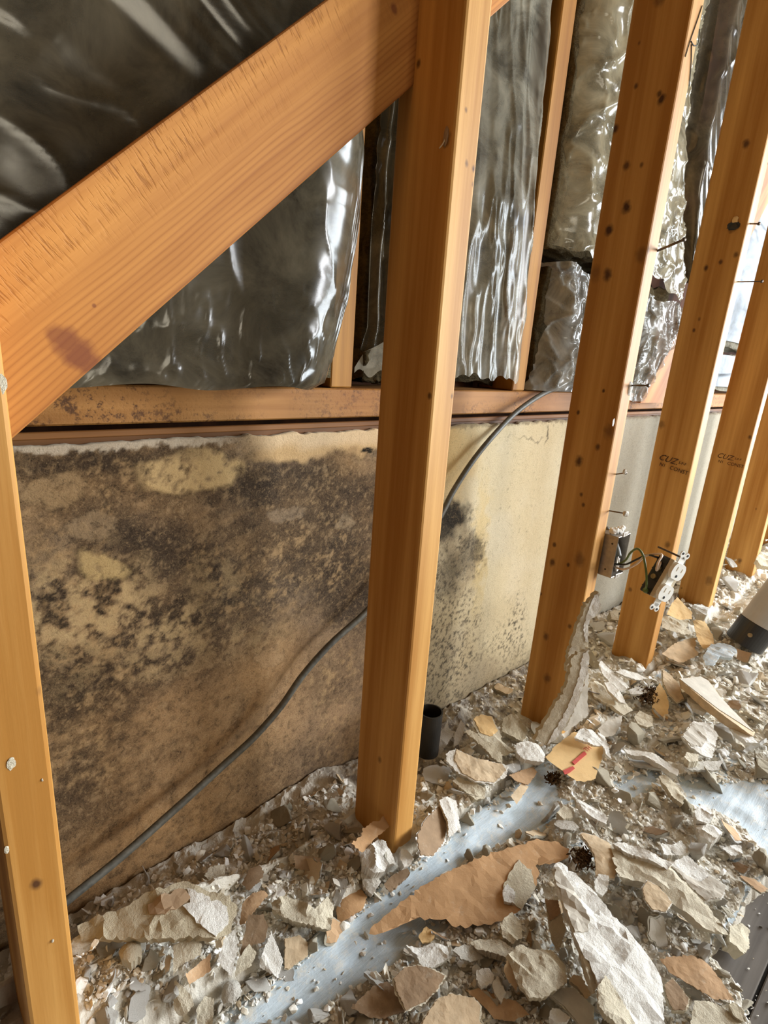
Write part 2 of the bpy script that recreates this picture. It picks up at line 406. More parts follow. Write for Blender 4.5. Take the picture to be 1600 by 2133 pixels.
edge = t.math('ADD', t.math('MULTIPLY', t.rng(rel, .05, .0), .45), t.math('MULTIPLY', t.rng(rel, .965, 1.0), .5))
col = t.mix(edge, col, (*lin((120, 66, 30)), 1))
acc = None; kw = t.noise(t.coords((1, 1, 1), rand=False), 70, 3)
for (x, y, z, r, st_) in kn:
    s_ = t.new('ShaderNodeVectorMath', operation='DISTANCE'); t.set(s_.inputs[0], tc); s_.inputs[1].default_value = (x, y, z)
    d = t.math('ADD', s_.outputs['Value'], t.math('MULTIPLY', t.math('SUBTRACT', kw, .5), r * 1.2)); k_ = t.rng(d, r * 1.3, r * .6, 0.0, st_)
    acc = k_ if acc is None else t.math('MAXIMUM', acc, k_)
col = t.mix(acc, col, (*lin((112, 56, 34)), 1))
t.bump(t.math('SUBTRACT', fine, t.math('MULTIPLY', kk, 1.5)), .3, .0015); t.fin(col, .65, .3)
o.data.materials.append(t.m)
o.matrix_world = Matrix.Translation(loc) @ rot
tag(o, 'wide orange-brown diagonal brace board with a dark knot, let into the studs', 'brace')

# ------------------------------------------------------------------ ledge, strips, mouldy panel
plm = wood('ledge_wood', (156, 104, 48), (206, 152, 84), axis=0, mottle=.85, bandmix=.1)
bm = bmesh.new(); bbox(bm, (-1.2, .672, .6455), (3.4, .7615, .6895), .002, 1)
tag(bmobj('ledge_plate', bm, plm), 'mottled brown horizontal plate running behind the studs above the mouldy panel', 'plate')
bm = bmesh.new(); bbox(bm, (-1.2, .6605, .02), (3.4, .6705, .6375), .001, 1)
bmobj_o = bmobj('trim_ledge', bm, wood('strip_wood', (78, 48, 20), (140, 92, 46), axis=0)); tag(bmobj_o, kind='structure')
bm = bmesh.new(); bbox(bm, (-1.2, .6575, .634), (3.4, .6640, .6415), .001, 1)
bmobj_o = bmobj('trim_strip', bm, wood('strip_wood_b', (108, 68, 30), (168, 116, 62), axis=0)); tag(bmobj_o, kind='structure')

PX0, PX1, PZ = -.35, 3.3, .629
def seg(a, b, n): return np.linspace(a, b, n)
xs = np.concatenate([seg(PX0, .08, 30)[:-1], seg(.08, 1.2, 480)[:-1], seg(1.2, 2.3, 200)[:-1], seg(2.3, PX1, 40)])
zs = seg(0, PZ, 270)
GX, GZ = np.meshgrid(xs, zs)
GY = np.full_like(GX, .65)
U, V = px(np.stack([GX, GY, GZ], -1))
wu = U + (fbm(GX, GZ, 14, 4, 1) - .5) * 90; wv_ = V + (fbm(GX, GZ, 14, 4, 2) - .5) * 90
wu2 = U + (fbm(GX, GZ, 50, 4, 3) - .5) * 34; wv2 = V + (fbm(GX, GZ, 50, 4, 4) - .5) * 34
def blob(cx, cy, rx, ry, soft=.35, ang=0, fine=True):
    a_, b_ = (wu2, wv2) if fine else (wu, wv_)
    c_, s_ = math.cos(math.radians(ang)), math.sin(math.radians(ang)); dx, dy_ = a_ - cx, b_ - cy
    d = np.sqrt(((dx * c_ + dy_ * s_) / rx) ** 2 + ((-dx * s_ + dy_ * c_) / ry) ** 2)
    return sstep(1 + soft, 1 - soft, d)
def L(c): return np.array(lin(c))
def over(c, k, rgb): return c * (1 - k[..., None]) + k[..., None] * L(rgb)
n1 = fbm(GX, GZ, 9, 5, 5); n2 = fbm(GX, GZ, 38, 5, 6); n3 = fbm(GX, GZ, 120, 4, 7, .65)
streak = fbm(GX + GZ * .25, GZ * 3.2 - GX * .9, 22, 4, 8)
col = np.ones(GX.shape + (3,)) * L((118, 100, 80))
col = over(col, sstep(.35, .75, n1), (150, 120, 84))
col = over(col, sstep(.55, .3, n2) * .55, (70, 54, 38))
col = over(col, sstep(.5, .75, streak) * .5, (158, 128, 92))
col = over(col, sstep(.46, .28, streak) * .5, (64, 50, 38))
# smooth lighter brown foot and pinkish-grey right part
col = over(col, blob(330, 1800, 340, 170, .6, -25, False) * .8, (182, 142, 96))
col = over(col, blob(700, 1500, 130, 200, .6, 0, False) * .6, (168, 144, 120))
col = over(col, blob(520, 1480, 230, 150, .6, -20, False) * .65, (178, 140, 96))
# dark belts of mould
for (cx, cy, rx, ry, an, k) in [(330, 1150, 130, 60, 10, .75), (200, 960, 170, 32, -3, .8), (620, 1010, 170, 40, 0, .7), (660, 1120, 150, 90, 0, .6), (730, 1230, 60, 90, 0, .8), (120, 1420, 70, 80, 30, .75),
                                (300, 1400, 160, 60, -15, .55), (180, 1690, 90, 60, -20, .55), (440, 1260, 120, 50, -10, .5), (530, 980, 40, 30, 0, .7), (600, 1600, 130, 60, -30, .4), (700, 1400, 60, 60, 0, .45), (250, 1080, 120, 40, 20, .5)]:
    kk_ = blob(cx, cy, rx, ry, .6, an, False) * k * np.clip(.35 + 1.3 * n2, 0, 1)
    col = over(col, kk_, (52, 42, 34))
# leopard zone: pale ground with black blotches
zone = np.maximum(blob(180, 1260, 140, 110, .5, 0, False), np.maximum(blob(330, 1290, 110, 60, .5, 0, False) * .8, blob(450, 1200, 60, 50, .6, 0, False) * .5))
zone = np.maximum(zone, blob(330, 1370, 220, 40, .6, -15, False) * .55)
lp = fbm(GX, GZ, 70, 5, 9, .68)
col = over(col, zone * sstep(.40, .62, lp) * .95, (200, 172, 126))
col = over(col, zone * sstep(.46, .34, lp) * .9, (46, 38, 30))
sp_ = fbm(GX, GZ, 110, 5, 10, .7); spz = sstep(.5, .62, fbm(GX, GZ, 7, 3, 11))
col = over(col, spz * sstep(.52, .72, sp_) * .55 * sstep(780, 700, U), (196, 162, 116))
lowz = sstep(1330, 1480, V)
col = over(col, sstep(.47, .30, n3) * .4 * (.35 + .65 * lowz), (66, 52, 38))
col = over(col, sstep(.44, .28, n2) * .3 * lowz, (72, 58, 44))
col = over(col, sstep(.60, .74, n3) * .35, (190, 160, 120))
# pale patches where the paper is whole
pk = (n2 - .5) * .5
for (cx, cy, rx, ry, an, c_, k) in [(392, 982, 112, 46, -4, (204, 174, 124), .95), (112, 1022, 66, 34, -14, (168, 140, 102), .85), (195, 1097, 52, 28, 0, (164, 140, 108), .75), (215, 1180, 60, 30, 10, (206, 178, 124), .8),
                                    (600, 1070, 40, 14, -8, (150, 130, 106), .6), (720, 1090, 22, 16, 0, (160, 140, 112), .6), (560, 1370, 30, 20, 0, (170, 140, 104), .5)]:
    b_ = blob(cx, cy, rx, ry, .12, an); col = over(col, b_ * k * np.clip(.45 + 3.2 * (n3 - .32) + pk, 0, 1), c_)
    ring_ = np.clip(blob(cx, cy, rx * 1.06, ry * 1.08, .12, an) - b_, 0, 1); col = over(col, ring_ * .5, (60, 48, 34))
# clean strip along the top, from the middle to the second stud
top = sstep(.585, .60, GZ + (fbm(GX, GZ, 26, 4, 12) - .5) * .05) * sstep(480, 570, wu2)
col = over(col, top * .95, (206, 172, 124)); col = over(col, top * sstep(.60, .62, GZ + (n2 - .5) * .02) * .8, (226, 200, 162))
tl = sstep(.6195, .624, GZ + (n3 - .5) * .016) * sstep(520, 420, U); col = over(col, tl * .85, (206, 192, 170))
tl2 = sstep(.600, .612, GZ + (n2 - .5) * .02) * sstep(480, 330, U) * (1 - tl); col = over(col, tl2 * .6, (70, 56, 42))
# ---- right of the second stud: cream, stained beside the stud
R_ = sstep(850, 880, U)
cr = np.ones_like(col) * L((210, 194, 158))
cr = over(cr, sstep(.4, .8, n1) * .5, (220, 208, 180))
cr = over(cr, sstep(1010, 940, wu + (V - 1050) * .05) * sstep(1120, 980, V) * .65, (214, 176, 108))
gb = sstep(1100, 930, wu + (V - 1250) * -.12) * sstep(1150, 1350, V); cr = over(cr, gb * .6, (150, 128, 92))
cr = over(cr, blob(1010, 1440, 120, 70, .6, -25, False) * .6, (152, 136, 110))
cr = over(cr, blob(1000, 1130, 12, 120, .6, 3) * .35, (216, 178, 84))
grey_ = blob(958, 1160, 44, 80, .45); cr = over(cr, grey_ * .6 * np.clip(.3 + 1.2 * n2, 0, 1), (140, 118, 86))
for (cx, cy, rx, ry, k) in [(945, 1075, 34, 26, .97), (918, 1105, 26, 22, .9), (985, 1140, 18, 34, .65), (950, 1175, 30, 26, .45), (930, 1215, 22, 30, .45)]:
    cr = over(cr, blob(cx, cy, rx, ry, .45) * k, (34, 30, 26))
spk_ = sstep(.5, .68, fbm(GX, GZ, 150, 5, 15, .72))
for (cx, cy, rx, ry, k) in [(935, 1290, 60, 150, .8), (1075, 1292, 30, 48, .9), (1050, 1360, 60, 60, .5), (920, 1420, 60, 60, .7), (985, 1130, 30, 70, .7)]:
    cr = over(cr, blob(cx, cy, rx, ry, .5, 0, False) * spk_ * k, (66, 60, 50))
cr = over(cr, sstep(.70, .78, n3) * .35, (120, 104, 80))
cr = over(cr, sstep(1150, 1250, U) * .85, (154, 150, 138))
cr = over(cr, sstep(.622, .627, GZ + (n3 - .5) * .012) * .6, (120, 104, 82))
col = over(col, blob(767, 940, 6, 7, .3), (14, 12, 10)); col = over(col, blob(771, 950, 4, 4, .3), (14, 12, 10))
cr = over(cr, blob(1137, 905, 3, 20, .5) * .8, (90, 80, 66)); cr = over(cr, blob(1100, 912, 26, 2.0, .6, 8) * .6, (110, 98, 80))
col = col * (1 - R_[..., None]) + cr * R_[..., None]
GYd = .65 - .0012 * n2 - .0008 * n3 - .0015 * np.where(U < 780, blob(392, 982, 112, 46, .12, -4), 0)
nz, nx = GX.shape
vv = np.stack([GX, GYd, GZ + np.where(np.arange(nz)[:, None] == nz - 1, (fbm(GX, GZ, 60, 4, 13) - .5) * .008, 0)], -1).reshape(-1, 3)
idx = np.arange(nz * nx).reshape(nz, nx)
F = np.stack([idx[:-1, :-1], idx[:-1, 1:], idx[1:, 1:], idx[1:, :-1]], -1).reshape(-1, 4)
tb = len(vv); back = vv[idx[-1]].copy(); back[:, 1] = .6575
vv = np.vstack([vv, back]); tF = np.stack([idx[-1][:-1], idx[-1][1:], tb + np.arange(1, nx), tb + np.arange(nx - 1)], -1)
me = bpy.data.meshes.new('mouldy_panel'); me.from_pydata(vv.tolist(), [], np.vstack([F, tF]).tolist()); me.update()
tc_ = np.ones((nx, 3)) * L((196, 186, 168)); tc_ = tc_ * (.75 + .5 * fbm(xs, xs * 0, 60, 4, 14))[:, None]
addcol(me, np.vstack([col.reshape(-1, 3), tc_]))
o = link('plasterboard_panel', me, colattr('mouldy_gypsum', .3, 330, .88, .55, .003, .85), None, True)
tag(o, 'low plasterboard panel blotched with black and brown mould, behind the studs', 'panel')

# ------------------------------------------------------------------ studs and brace of the wall behind
fm = wood('far_stud_wood', (150, 100, 38), (204, 150, 68))
for (x0, x1, lab) in [(.512, .553, 'short far stud standing on the ledge beside the left plastic-wrapped batt'), (.970, 1.012, 'far stud standing on the ledge right of the hanging plastic sheet')]:
    bm = bmesh.new(); bbox(bm, (0, 0, 0), (x1 - x0, .088, 2.42 - .6905), .002, 1)
    tag(bmobj('far_stud', bm, fm, loc=(x0, .6725, .6905)), lab, 'stud', 'studs of the wall behind')
dv = np.array([1, 0, 1.25]); dv /= np.linalg.norm(dv); nv = np.array([dv[2], 0, -dv[0]])
bm = bmesh.new(); bbox(bm, (0, 0, 0), (1.9, .02, .12), .001, 1)
for u_ in range(3): bbox(bm, (.035, -.0008, .028 + .03 * u_), (.055, .0002, .032 + .03 * u_))
Rb = Matrix(((dv[0], 0, nv[0]), (0, 1, 0), (dv[2], 0, nv[2])))
bmesh.ops.bisect_plane(bm, geom=list(bm.verts) + list(bm.edges) + list(bm.faces), plane_co=Rb.inverted() @ Vector((0, 0, .026)), plane_no=Rb.inverted() @ Vector((0, 0, 1)), clear_inner=True)
bmesh.ops.holes_fill(bm, edges=[e for e in bm.edges if e.is_boundary])
o = bmobj('far_brace', bm, wood('far_brace_wood', (176, 112, 58), (222, 160, 98), axis=0, saw=.3))
o.matrix_world = Matrix.Translation((1.50, .648, .640)) @ Matrix(((dv[0], 0, nv[0]), (0, 1, 0), (dv[2], 0, nv[2]))).to_4x4()
o.data.transform(Matrix.Identity(4)); tag(o, 'slanting brace board of the wall behind, nailed above the pale panel', 'brace')

# ------------------------------------------------------------------ insulation batts in plastic
def fibre(name, a_, b_):
    t = NT(name); v = t.coords((1, 1, 1)); n = t.noise(v, 30, 6, .7, 1.0); f = t.noise(t.coords((60, 60, 220)), 1, 4, .7)
    c = t.ramp(t.math('ADD', t.math('MULTIPLY', n, .7), t.math('MULTIPLY', f, .3)), [(.3, lin(a_)), (.7, lin(b_))])
    t.bump(t.math('ADD', n, f), .9, .01); return t.fin(c, .95, .05)
fibm = fibre('glass_fibre', (62, 54, 38), (128, 116, 88)); fibd = fibre('glass_fibre_dark', (34, 28, 20), (104, 92, 66)); fibw = fibre('glass_fibre_pale', (120, 116, 100), (196, 192, 176))
def sheet(name, xl, xr, zb, zt, Yf, mat, parent, nu=120, nv=160, pw=1.0):
    """Plastic film: xl(z), xr(z), bottom zb(s), depth Yf(s, x, z)."""
    s_ = 1 - (1 - np.linspace(0, 1, nu)[None, :]) ** pw; t_ = np.linspace(0, 1, nv)[:, None]
    z0 = zb(s_) if callable(zb) else zb; z1 = zt(s_) if callable(zt) else zt
    Z = z0 + (z1 - z0) * t_ + 0 * s_
    X = xl(Z) + (xr(Z) - xl(Z)) * s_
    Yv = Yf(s_ + 0 * t_, X, Z)
    v = np.stack([X, Yv, Z], -1).reshape(-1, 3); i = np.arange(nu * nv).reshape(nv, nu)
    f = np.stack([i[:-1, :-1], i[:-1, 1:], i[1:, 1:], i[1:, :-1]], -1).reshape(-1, 4)
    return mesh(name, v, f.tolist(), mat, parent, True)
def lump(name, lo, hi, mat, parent, amp=.012, seed=0, n=14):
    """Rough block of fibre with an uneven front and ragged ends."""
    bm = bmesh.new(); bbox(bm, lo, hi)
    bmesh.ops.subdivide_edges(bm, edges=list(bm.edges), cuts=n, use_grid_fill=True)
    for v in bm.verts:
        a_ = float(fbm(v.co.x * 1.0 + v.co.y, v.co.z - v.co.y, 26, 4, seed)) - .5; b_ = float(fbm(v.co.x + 3, v.co.z + v.co.y, 40, 4, seed + 1)) - .5
        if abs(v.co.y - hi[1]) > 1e-4: v.co.y += a_ * amp * 1.6
        if abs(v.co.z - lo[2]) < 1e-4 or abs(v.co.z - hi[2]) < 1e-4: v.co.z += b_ * amp * 1.5 + (amp * .5 if abs(v.co.z - lo[2]) < 1e-4 else 0)
        if v.co.y > .7615: v.co.y = .7615
    return bmobj(name, bm, mat, parent, True)
def ridge(x, z, f, seed, o=3):      # sharp creases, -> 0..1
    return 1 - np.abs(2 * fbm(x, z, f, o, seed) - 1)
pl = lambda zz, vals: (lambda z: np.interp(z, zz, vals))
fd = film('film_dark', (80, 74, 60), .9, .17, .3, .9)
fc = film('film_clear', (150, 146, 130), .6, .24, .35)
fl_ = film('film_pale', (104, 112, 120), .9, .4, .4)
fy = film('film_yellow', (160, 154, 130), .6, .14, .5)

def ztop(z0): return z0
# 1: big batt behind the brace
b1 = empty('insulation_batt', (.2, .66, .692), 'big dark plastic-wrapped insulation batt behind the diagonal brace', 'insulation', 'plastic-wrapped batts between the far studs')
lump('fibre_core', (-.5, .655, .70), (.500, .755, 1.75), fibm, b1, .012, 20, 22)
r1 = pl([.69, .70, .735, .769, .82, .874, .933, 1.0, 1.08, 1.3, 1.8], [.452, .474, .487, .497, .508, .515, .520, .518, .515, .512, .51])
def y1(s_, X, Z):
    e = np.clip((r1(Z) - X) / .085, 0, 1)
    d = .606 + .030 * (1 - e) ** 2.5
    fold = np.sin((X * .42 + Z) * 78 + 5 * fbm(X, Z, 5, 2, 23)) * sstep(.92, 1.08, Z) * (.5 + fbm(X, Z, 4, 2, 28))
    d = d - .0050 * fold - .006 * (fbm(X, Z, 4, 2, 21) - .5) - .0012 * ridge(X, Z * .8, 11, 22, 2) ** 8
    vf = np.sin(((r1(Z) - X) * 640 + Z * 60 + 7 * fbm(X, Z, 14, 3, 24))) * sstep(.35, .06, e) * sstep(.70, .80, Z) * (.5 + fbm(X, Z, 18, 2, 27))
    d = d - .0015 * vf - .0016 * ridge(X * 1.5, Z, 24, 25, 2) ** 12 * sstep(.85, .72, Z)
    d = d - .0012 * ridge(X * .6 + Z, Z - X * .4, 12, 26, 2) ** 12
    return d
sheet('plastic_wrap', pl([0, 3], [-.3, -.3]), r1, lambda s_: .6935 + .003 * np.sin(s_ * 30), 1.8, y1, fd, b1, 300, 240, 2.0)
# 2: clear sheet hanging right of the second stud, its dark fold in the gap
b2 = empty('insulation_batt', (.75, .66, .692), 'plastic-covered batt with a ragged hanging sheet between second and third studs', 'insulation', 'plastic-wrapped batts between the far studs')
lump('fibre_core', (.60, .712, .694), (.955, .758, 1.75), fibd, b2, .016, 30, 20)
l2 = pl([.69, .72, 1.8], [.668, .668, .655]); r2 = pl([.69, .72, 1.03, 1.28, 1.8], [.928, .930, .918, .952, .955])
def y2(s_, X, Z):
    e = np.minimum(s_, (1 - s_)) ; base = np.interp(Z, [.7, 1.0, 1.3, 1.8], [.624, .632, .668, .672])
    d = base + .03 * np.clip(1 - e / .10, 0, 1) ** 2 * np.interp(Z, [.7, 1.3], [.3, .6])
    vf = np.sin(s_ * 34 + 5 * fbm(X, Z, 5, 3, 31)) 
    return d - .0016 * vf * (.4 + fbm(X * 2, Z, 9, 2, 32)) - .006 * ridge(X * 3, Z * .8, 8, 33, 3) ** 6
sheet('plastic_wrap', l2, r2, lambda s_: .7205 + .0035 * np.sin(s_ * 19) + .003 * np.sin(s_ * 47) - .008 * s_, 1.8, y2, fc, b2, 150, 160)
l2b = pl([.7, .78, .9, 1.8], [.565, .600, .598, .590]); r2b = pl([.7, 1.8], [.668, .665])
def y2b(s_, X, Z):
    return .700 - .03 * sstep(.1, 1, s_) - .006 * np.sin(s_ * 22 + 5 * fbm(X, Z, 7, 2, 35)) - .006 * ridge(X * 2, Z, 15, 36, 2) ** 6
sheet('plastic_fold', l2b, r2b, lambda s_: .735 - .012 * s_ + .003 * np.sin(s_ * 25), 1.8, y2b, fd, b2, 60, 140)
sheet('plastic_flap', pl([.72, .80], [.570, .628]), pl([.6, .9], [.668, .668]), lambda s_: .712 + .006 * np.sin(s_ * 17), lambda s_: .745 + .06 * s_, lambda s_, X, Z: .690 - .02 * s_ - .004 * ridge(X, Z, 18, 37, 2) ** 3, fc, b2, 40, 40)
lump('fibre_tuft', (.585, .690, .692), (.66, .745, .745), fibd, b2, .02, 38, 8)
# 3: torn batt between third and fourth studs - upper and lower halves
b3 = empty('insulation_batt', (1.2, .66, .95), 'crinkled olive plastic batt, upper torn half seen beside the third stud', 'insulation', 'plastic-wrapped batts between the far studs')
lump('fibre_core', (1.02, .668, .955), (1.465, .757, 1.75), fibm, b3, .02, 40, 20)
def y3(s_, X, Z):
    e = np.clip(s_ / .16, 0, 1)
    d = .634 + .06 * (1 - e) ** 2 + .02 * sstep(.9, 1, s_)
    return d - .008 * (fbm(X, Z, 7, 2, 41) - .5) - .009 * ridge(X * .8 + Z * .35, Z * 1.6 - X * .7, 8, 42, 2) ** 6 - .004 * ridge(X, Z * 2.2, 18, 43, 2) ** 9
sheet('plastic_wrap', pl([.9, 1.8], [1.018, 1.016]), pl([.93, .98, 1.06, 1.28, 1.5, 1.8], [1.655, 1.660, 1.60, 1.48, 1.47, 1.47]), lambda s_: .962 + .006 * np.sin(s_ * 21) + .005 * np.sin(s_ * 55) - .03 * sstep(.6, .95, s_), 1.8, y3, fy, b3, 190, 200)
b3b = empty('insulation_batt', (1.2, .66, .692), 'crumpled grey plastic batt below the tear, just over the ledge', 'insulation', 'plastic-wrapped batts between the far studs')
lump('fibre_core', (1.03, .672, .695), (1.60, .757, .925), fibd, b3b, .02, 44, 16)
def y3b(s_, X, Z):
    d = .642 - .012 * np.sin(np.clip((Z - .69) / .24, 0, 1) * math.pi) + .05 * np.clip(1 - s_ / .10, 0, 1) ** 2
    return d - .016 * (fbm(X, Z, 9, 2, 46) - .5) - .012 * ridge(X * 1.4 + Z * .5, Z - X * .8, 12, 47, 2) ** 8 - .007 * ridge(X * 1.2, Z, 26, 48, 2) ** 8
sheet('plastic_wrap', pl([.69, .72, .80, .94], [1.015, 1.022, 1.05, 1.03]), pl([.69, .73, .80, .87, .94], [1.50, 1.52, 1.58, 1.66, 1.62]), lambda s_: .693 - .022 * sstep(.72, .9, s_), lambda s_: .938 - .02 * sstep(.3, .9, s_) + .006 * np.sin(s_ * 23), y3b, film('film_crumple', (150, 150, 144), .6, .14, .6), b3b, 170, 90)
lump('fibre_tuft', (1.40, .655, .90), (1.56, .75, .955), fibm, b3b, .03, 49, 8)
# 4: dark smooth batt behind the fourth stud
b4 = empty('insulation_batt', (1.6, .70, .95), 'dark smooth plastic batt with a bright edge left of the fourth stud top', 'insulation', 'plastic-wrapped batts between the far studs')
lump('fibre_core', (1.50, .700, 1.0), (1.66, .757, 1.75), fibd, b4, .01, 50, 10)
def y4(s_, X, Z):
    return .690 - .045 * sstep(.40, .62, s_) + .03 * sstep(.86, 1, s_) - .003 * ridge(X, Z, 14, 51, 2) ** 8 - .003 * np.sin(Z * 60 + X * 90) * sstep(.5, .7, s_)
sheet('plastic_wrap', pl([.98, 1.06, 1.28, 1.8], [1.66, 1.60, 1.482, 1.472]), pl([.9, 1.2, 1.5, 1.8], [1.70, 1.70, 1.71, 1.72]), .985, 1.8, y4, fd, b4, 120, 120)
# 5: pale batts at the right
b5 = empty('insulation_batt', (2.3, .66, .84), 'pale plastic batt seen through the gap right of the fourth stud', 'insulation', 'plastic-wrapped batts between the far studs')
lump('fibre_core', (2.13, .705, .835), (2.9, .757, 1.75), fibw, b5, .02, 60, 14)
def y5(s_, X, Z): return .690 - .012 * (fbm(X, Z, 8, 3, 61) - .5) - .006 * ridge(X * .3, Z * 2.4, 10, 62, 2) ** 5
sheet('plastic_wrap', pl([.8, 1.8], [2.10, 2.05]), pl([.8, 1.8], [2.95, 2.95]), .868, 1.8, y5, fl_, b5, 110, 120)
b5b = empty('insulation_batt', (2.3, .66, .692), 'pale plastic batt low above the ledge, between the far right studs', 'insulation', 'plastic-wrapped batts between the far studs')
lump('fibre_core', (2.0, .705, .694), (2.9, .757, .822), fibw, b5b, .02, 64, 14)
sheet('plastic_wrap', pl([.6, .9], [1.98, 1.98]), pl([.6, .9], [2.95, 2.95]), .715, .822, lambda s_, X, Z: y5(s_, X + 3, Z), fl_, b5b, 110, 40)

# ------------------------------------------------------------------ cable
cpts = [onY(1235, 800, .660), onY(1190, 803, .660), onY(1140, 816, .653), onY(1080, 855, .642), onY(1030, 905, .634), onY(985, 960, .630), onY(945, 1022, .622), onY(915, 1078, .618), onY(850, 1170, .615), onY(800, 1232, .614),
        onY(757, 1280, .614), onY(690, 1340, .618), onY(632, 1405, .622), onY(585, 1472, .624), onY(530, 1535, .622), onY(470, 1590, .618), onY(360, 1690, .61), onY(250, 1787, .60), onY(145, 1872, .59), onY(60, 1945, .58)]
cb = tube('electrical_cable', cpts, .0052, M['cable'], None, 12, 8)
tag(cb, 'dusty black cable looping over the ledge and down across the mouldy panel', 'cable')

# ------------------------------------------------------------------ rubble: where the drop cloth shows, how high the bed lies
CLOTHV = [[(470, 2150), (700, 1947), (887, 1794), (994, 1700), (1062, 1666), (1103, 1631), (1137, 1597), (1169, 1612), (1155, 1650), (1150, 1700), (1122, 1745), (1000, 1775), (900, 1840), (880, 1925), (940, 1925), (900, 1960), (856, 1972), (830, 2005), (809, 2019), (760, 2050), (700, 2081), (630, 2150)],
          [(1280, 1645), (1335, 1612), (1368, 1622), (1345, 1660), (1300, 1672)],
          [(1408, 1628), (1500, 1640), (1600, 1632), (1700, 1640), (1700, 1800), (1600, 1790), (1545, 1725), (1500, 1700), (1440, 1680)]]
BARE = [(1640, 1795), (1560, 1860), (1548, 1905), (1490, 1965), (1480, 2000), (1545, 2060), (1570, 2150), (1800, 2150), (1800, 1795)]
def incloth(u, v, grow=0):
    r = np.zeros(np.shape(u), bool)
    for p in CLOTHV: r |= inpoly(u, v, p)
    return r
def bed(x, y):
    x = np.asarray(x, float); y = np.asarray(y, float)
    n = fbm(x, y, 7, 3, 71); n_ = fbm(x, y, 24, 3, 72)
    h = .012 + .012 * n + .008 * n_
    gap = sstep(.50, .53, y)                       # between studs and panel
    hg = .012 + .014 * n_ + .045 * sstep(.42, .15, x) * sstep(.66, .5, y) + .02 * sstep(.3, .5, x) * sstep(.56, .5, x)
    hg = hg - .008 * sstep(.56, .62, x) * sstep(.85, .72, x)
    hg = hg + .03 * sstep(1.1, 1.5, x)
    yn = y + .035 * (fbm(x, y, 13, 3, 81) - .5) * sstep(1.0, 1.3, x); pl_ = sstep(.405, .43, yn) * (1 - sstep(.515, .54, y)) * (1 - .55 * sstep(1.1, 1.3, x) * sstep(.35, .65, fbm(x, y, 17, 3, 82)))
    h = np.where(y > .515, hg * gap + h * (1 - gap), h)
    h = h + pl_ * .030
    h = h + .045 * sstep(.36, .12, x) * sstep(.40, .47, y) * sstep(.62, .5, y)
    h = h + .05 * sstep(1.25, 1.9, x) * sstep(.15, .40, y) * sstep(.62, .52, y) + .03 * sstep(1.9, 2.4, x)
    h = h + .02 * sstep(.95, 1.15, x) * sstep(.18, .3, y) * sstep(.42, .36, y)
    return h
def cloth_z(x, y):
    x = np.asarray(x, float); y = np.asarray(y, float)
    roll = sstep(.36, .405, y); w_ = fbm(x, y, 6, 3, 73)
    return .020 + .018 * w_ + .014 * roll - .012 * sstep(.408, .418, y) + .012 * np.sin((y - .9 * x) * 26 + 3 * w_) * sstep(.9, 1.1, x) * .4
# drop cloth: one sheet from the folded edge at the sole plate outwards
cx = np.linspace(-.15, 2.3, 330); cy = np.linspace(-.35, .4185, 150)
CXg, CYg = np.meshgrid(cx, cy)
edge_y = .4185 - .012 * (fbm(CXg, CXg * 0, 5, 3, 74) - .3)
CYg = np.minimum(CYg, edge_y)
CZg = cloth_z(CXg, CYg) + .0016 * np.sin((CYg * 420) + 6 * fbm(CXg * 3, CYg * 20, 3, 3, 75)) * .4
CU, CV = px(np.stack([CXg, CYg, CZg], -1))
CZg = CZg + .004 * sstep(.55, .8, fbm(CXg, CYg, 16, 2, 78))
vis = ~inpoly(CU, CV, BARE)
ii = np.arange(CXg.size).reshape(CXg.shape)
ok = vis[:-1, :-1] & vis[1:, 1:] & vis[:-1, 1:] & vis[1:, :-1]
F = np.stack([ii[:-1, :-1], ii[:-1, 1:], ii[1:, 1:], ii[1:, :-1]], -1)[ok]
t = NT('drop_cloth'); v = t.coords((1, 1, 1), rand=False)
fz = t.noise(t.coords((60, 900, 60), rand=False), 1, 4, .7); dz = t.noise(v, 55, 6, .75); sp2 = t.noise(v, 500, 2, .6)
c = t.ramp(fz, [(.3, lin((172, 186, 194))), (.7, lin((204, 216, 224)))])
c = t.mix(t.math('MULTIPLY', t.rng(dz, .5, .66), .75), c, (*lin((220, 214, 200)), 1))
c = t.mix(t.math('MULTIPLY', t.rng(sp2, .66, .74), .5), c, (*lin((150, 150, 146)), 1))
t.bump(t.math('ADD', fz, t.math('MULTIPLY', dz, 2)), .35, .002)
clothm = t.fin(c, .55, .35); M['cloth'] = clothm
vv = np.stack([CXg, CYg, CZg], -1).reshape(-1, 3)
used = np.zeros(len(vv), bool); used[F.ravel()] = True; rm = np.cumsum(used) - 1
o = mesh('drop_cloth', vv[used], rm[F].tolist(), clothm, None, True)
tag(o, 'pale blue-white drop cloth with a rolled edge lying under the rubble', 'drop cloth')

# bed of dust and crumbs
gx = np.concatenate([np.linspace(-.4, 0, 60)[:-1], np.linspace(0, 1.6, 480)[:-1], np.linspace(1.6, 3.6, 220)]); gy = np.linspace(-.30, .6455, 260)
BX, BY = np.meshgrid(gx, gy)
BZ = bed(BX, BY)
BU, BV = px(np.stack([BX, BY, BZ], -1))
inc = incloth(BU, BV)
def blur(a, n=2):
    for _ in range(n):
        p = np.pad(a, 1, mode='edge'); a = (p[:-2, 1:-1] + p[2:, 1:-1] + p[1:-1, :-2] + p[1:-1, 2:] + p[1:-1, 1:-1]) / 5
    return a
icl = blur(inc.astype(float), 2); BZ = BZ * (1 - icl) + (-.006) * icl
cov = (BY < .415) & (icl < .05)
BZ = np.where(cov, np.maximum(BZ, cloth_z(BX, BY) + .001 + .004 * (fbm(BX, BY, 30, 3, 79) - .3)), BZ)
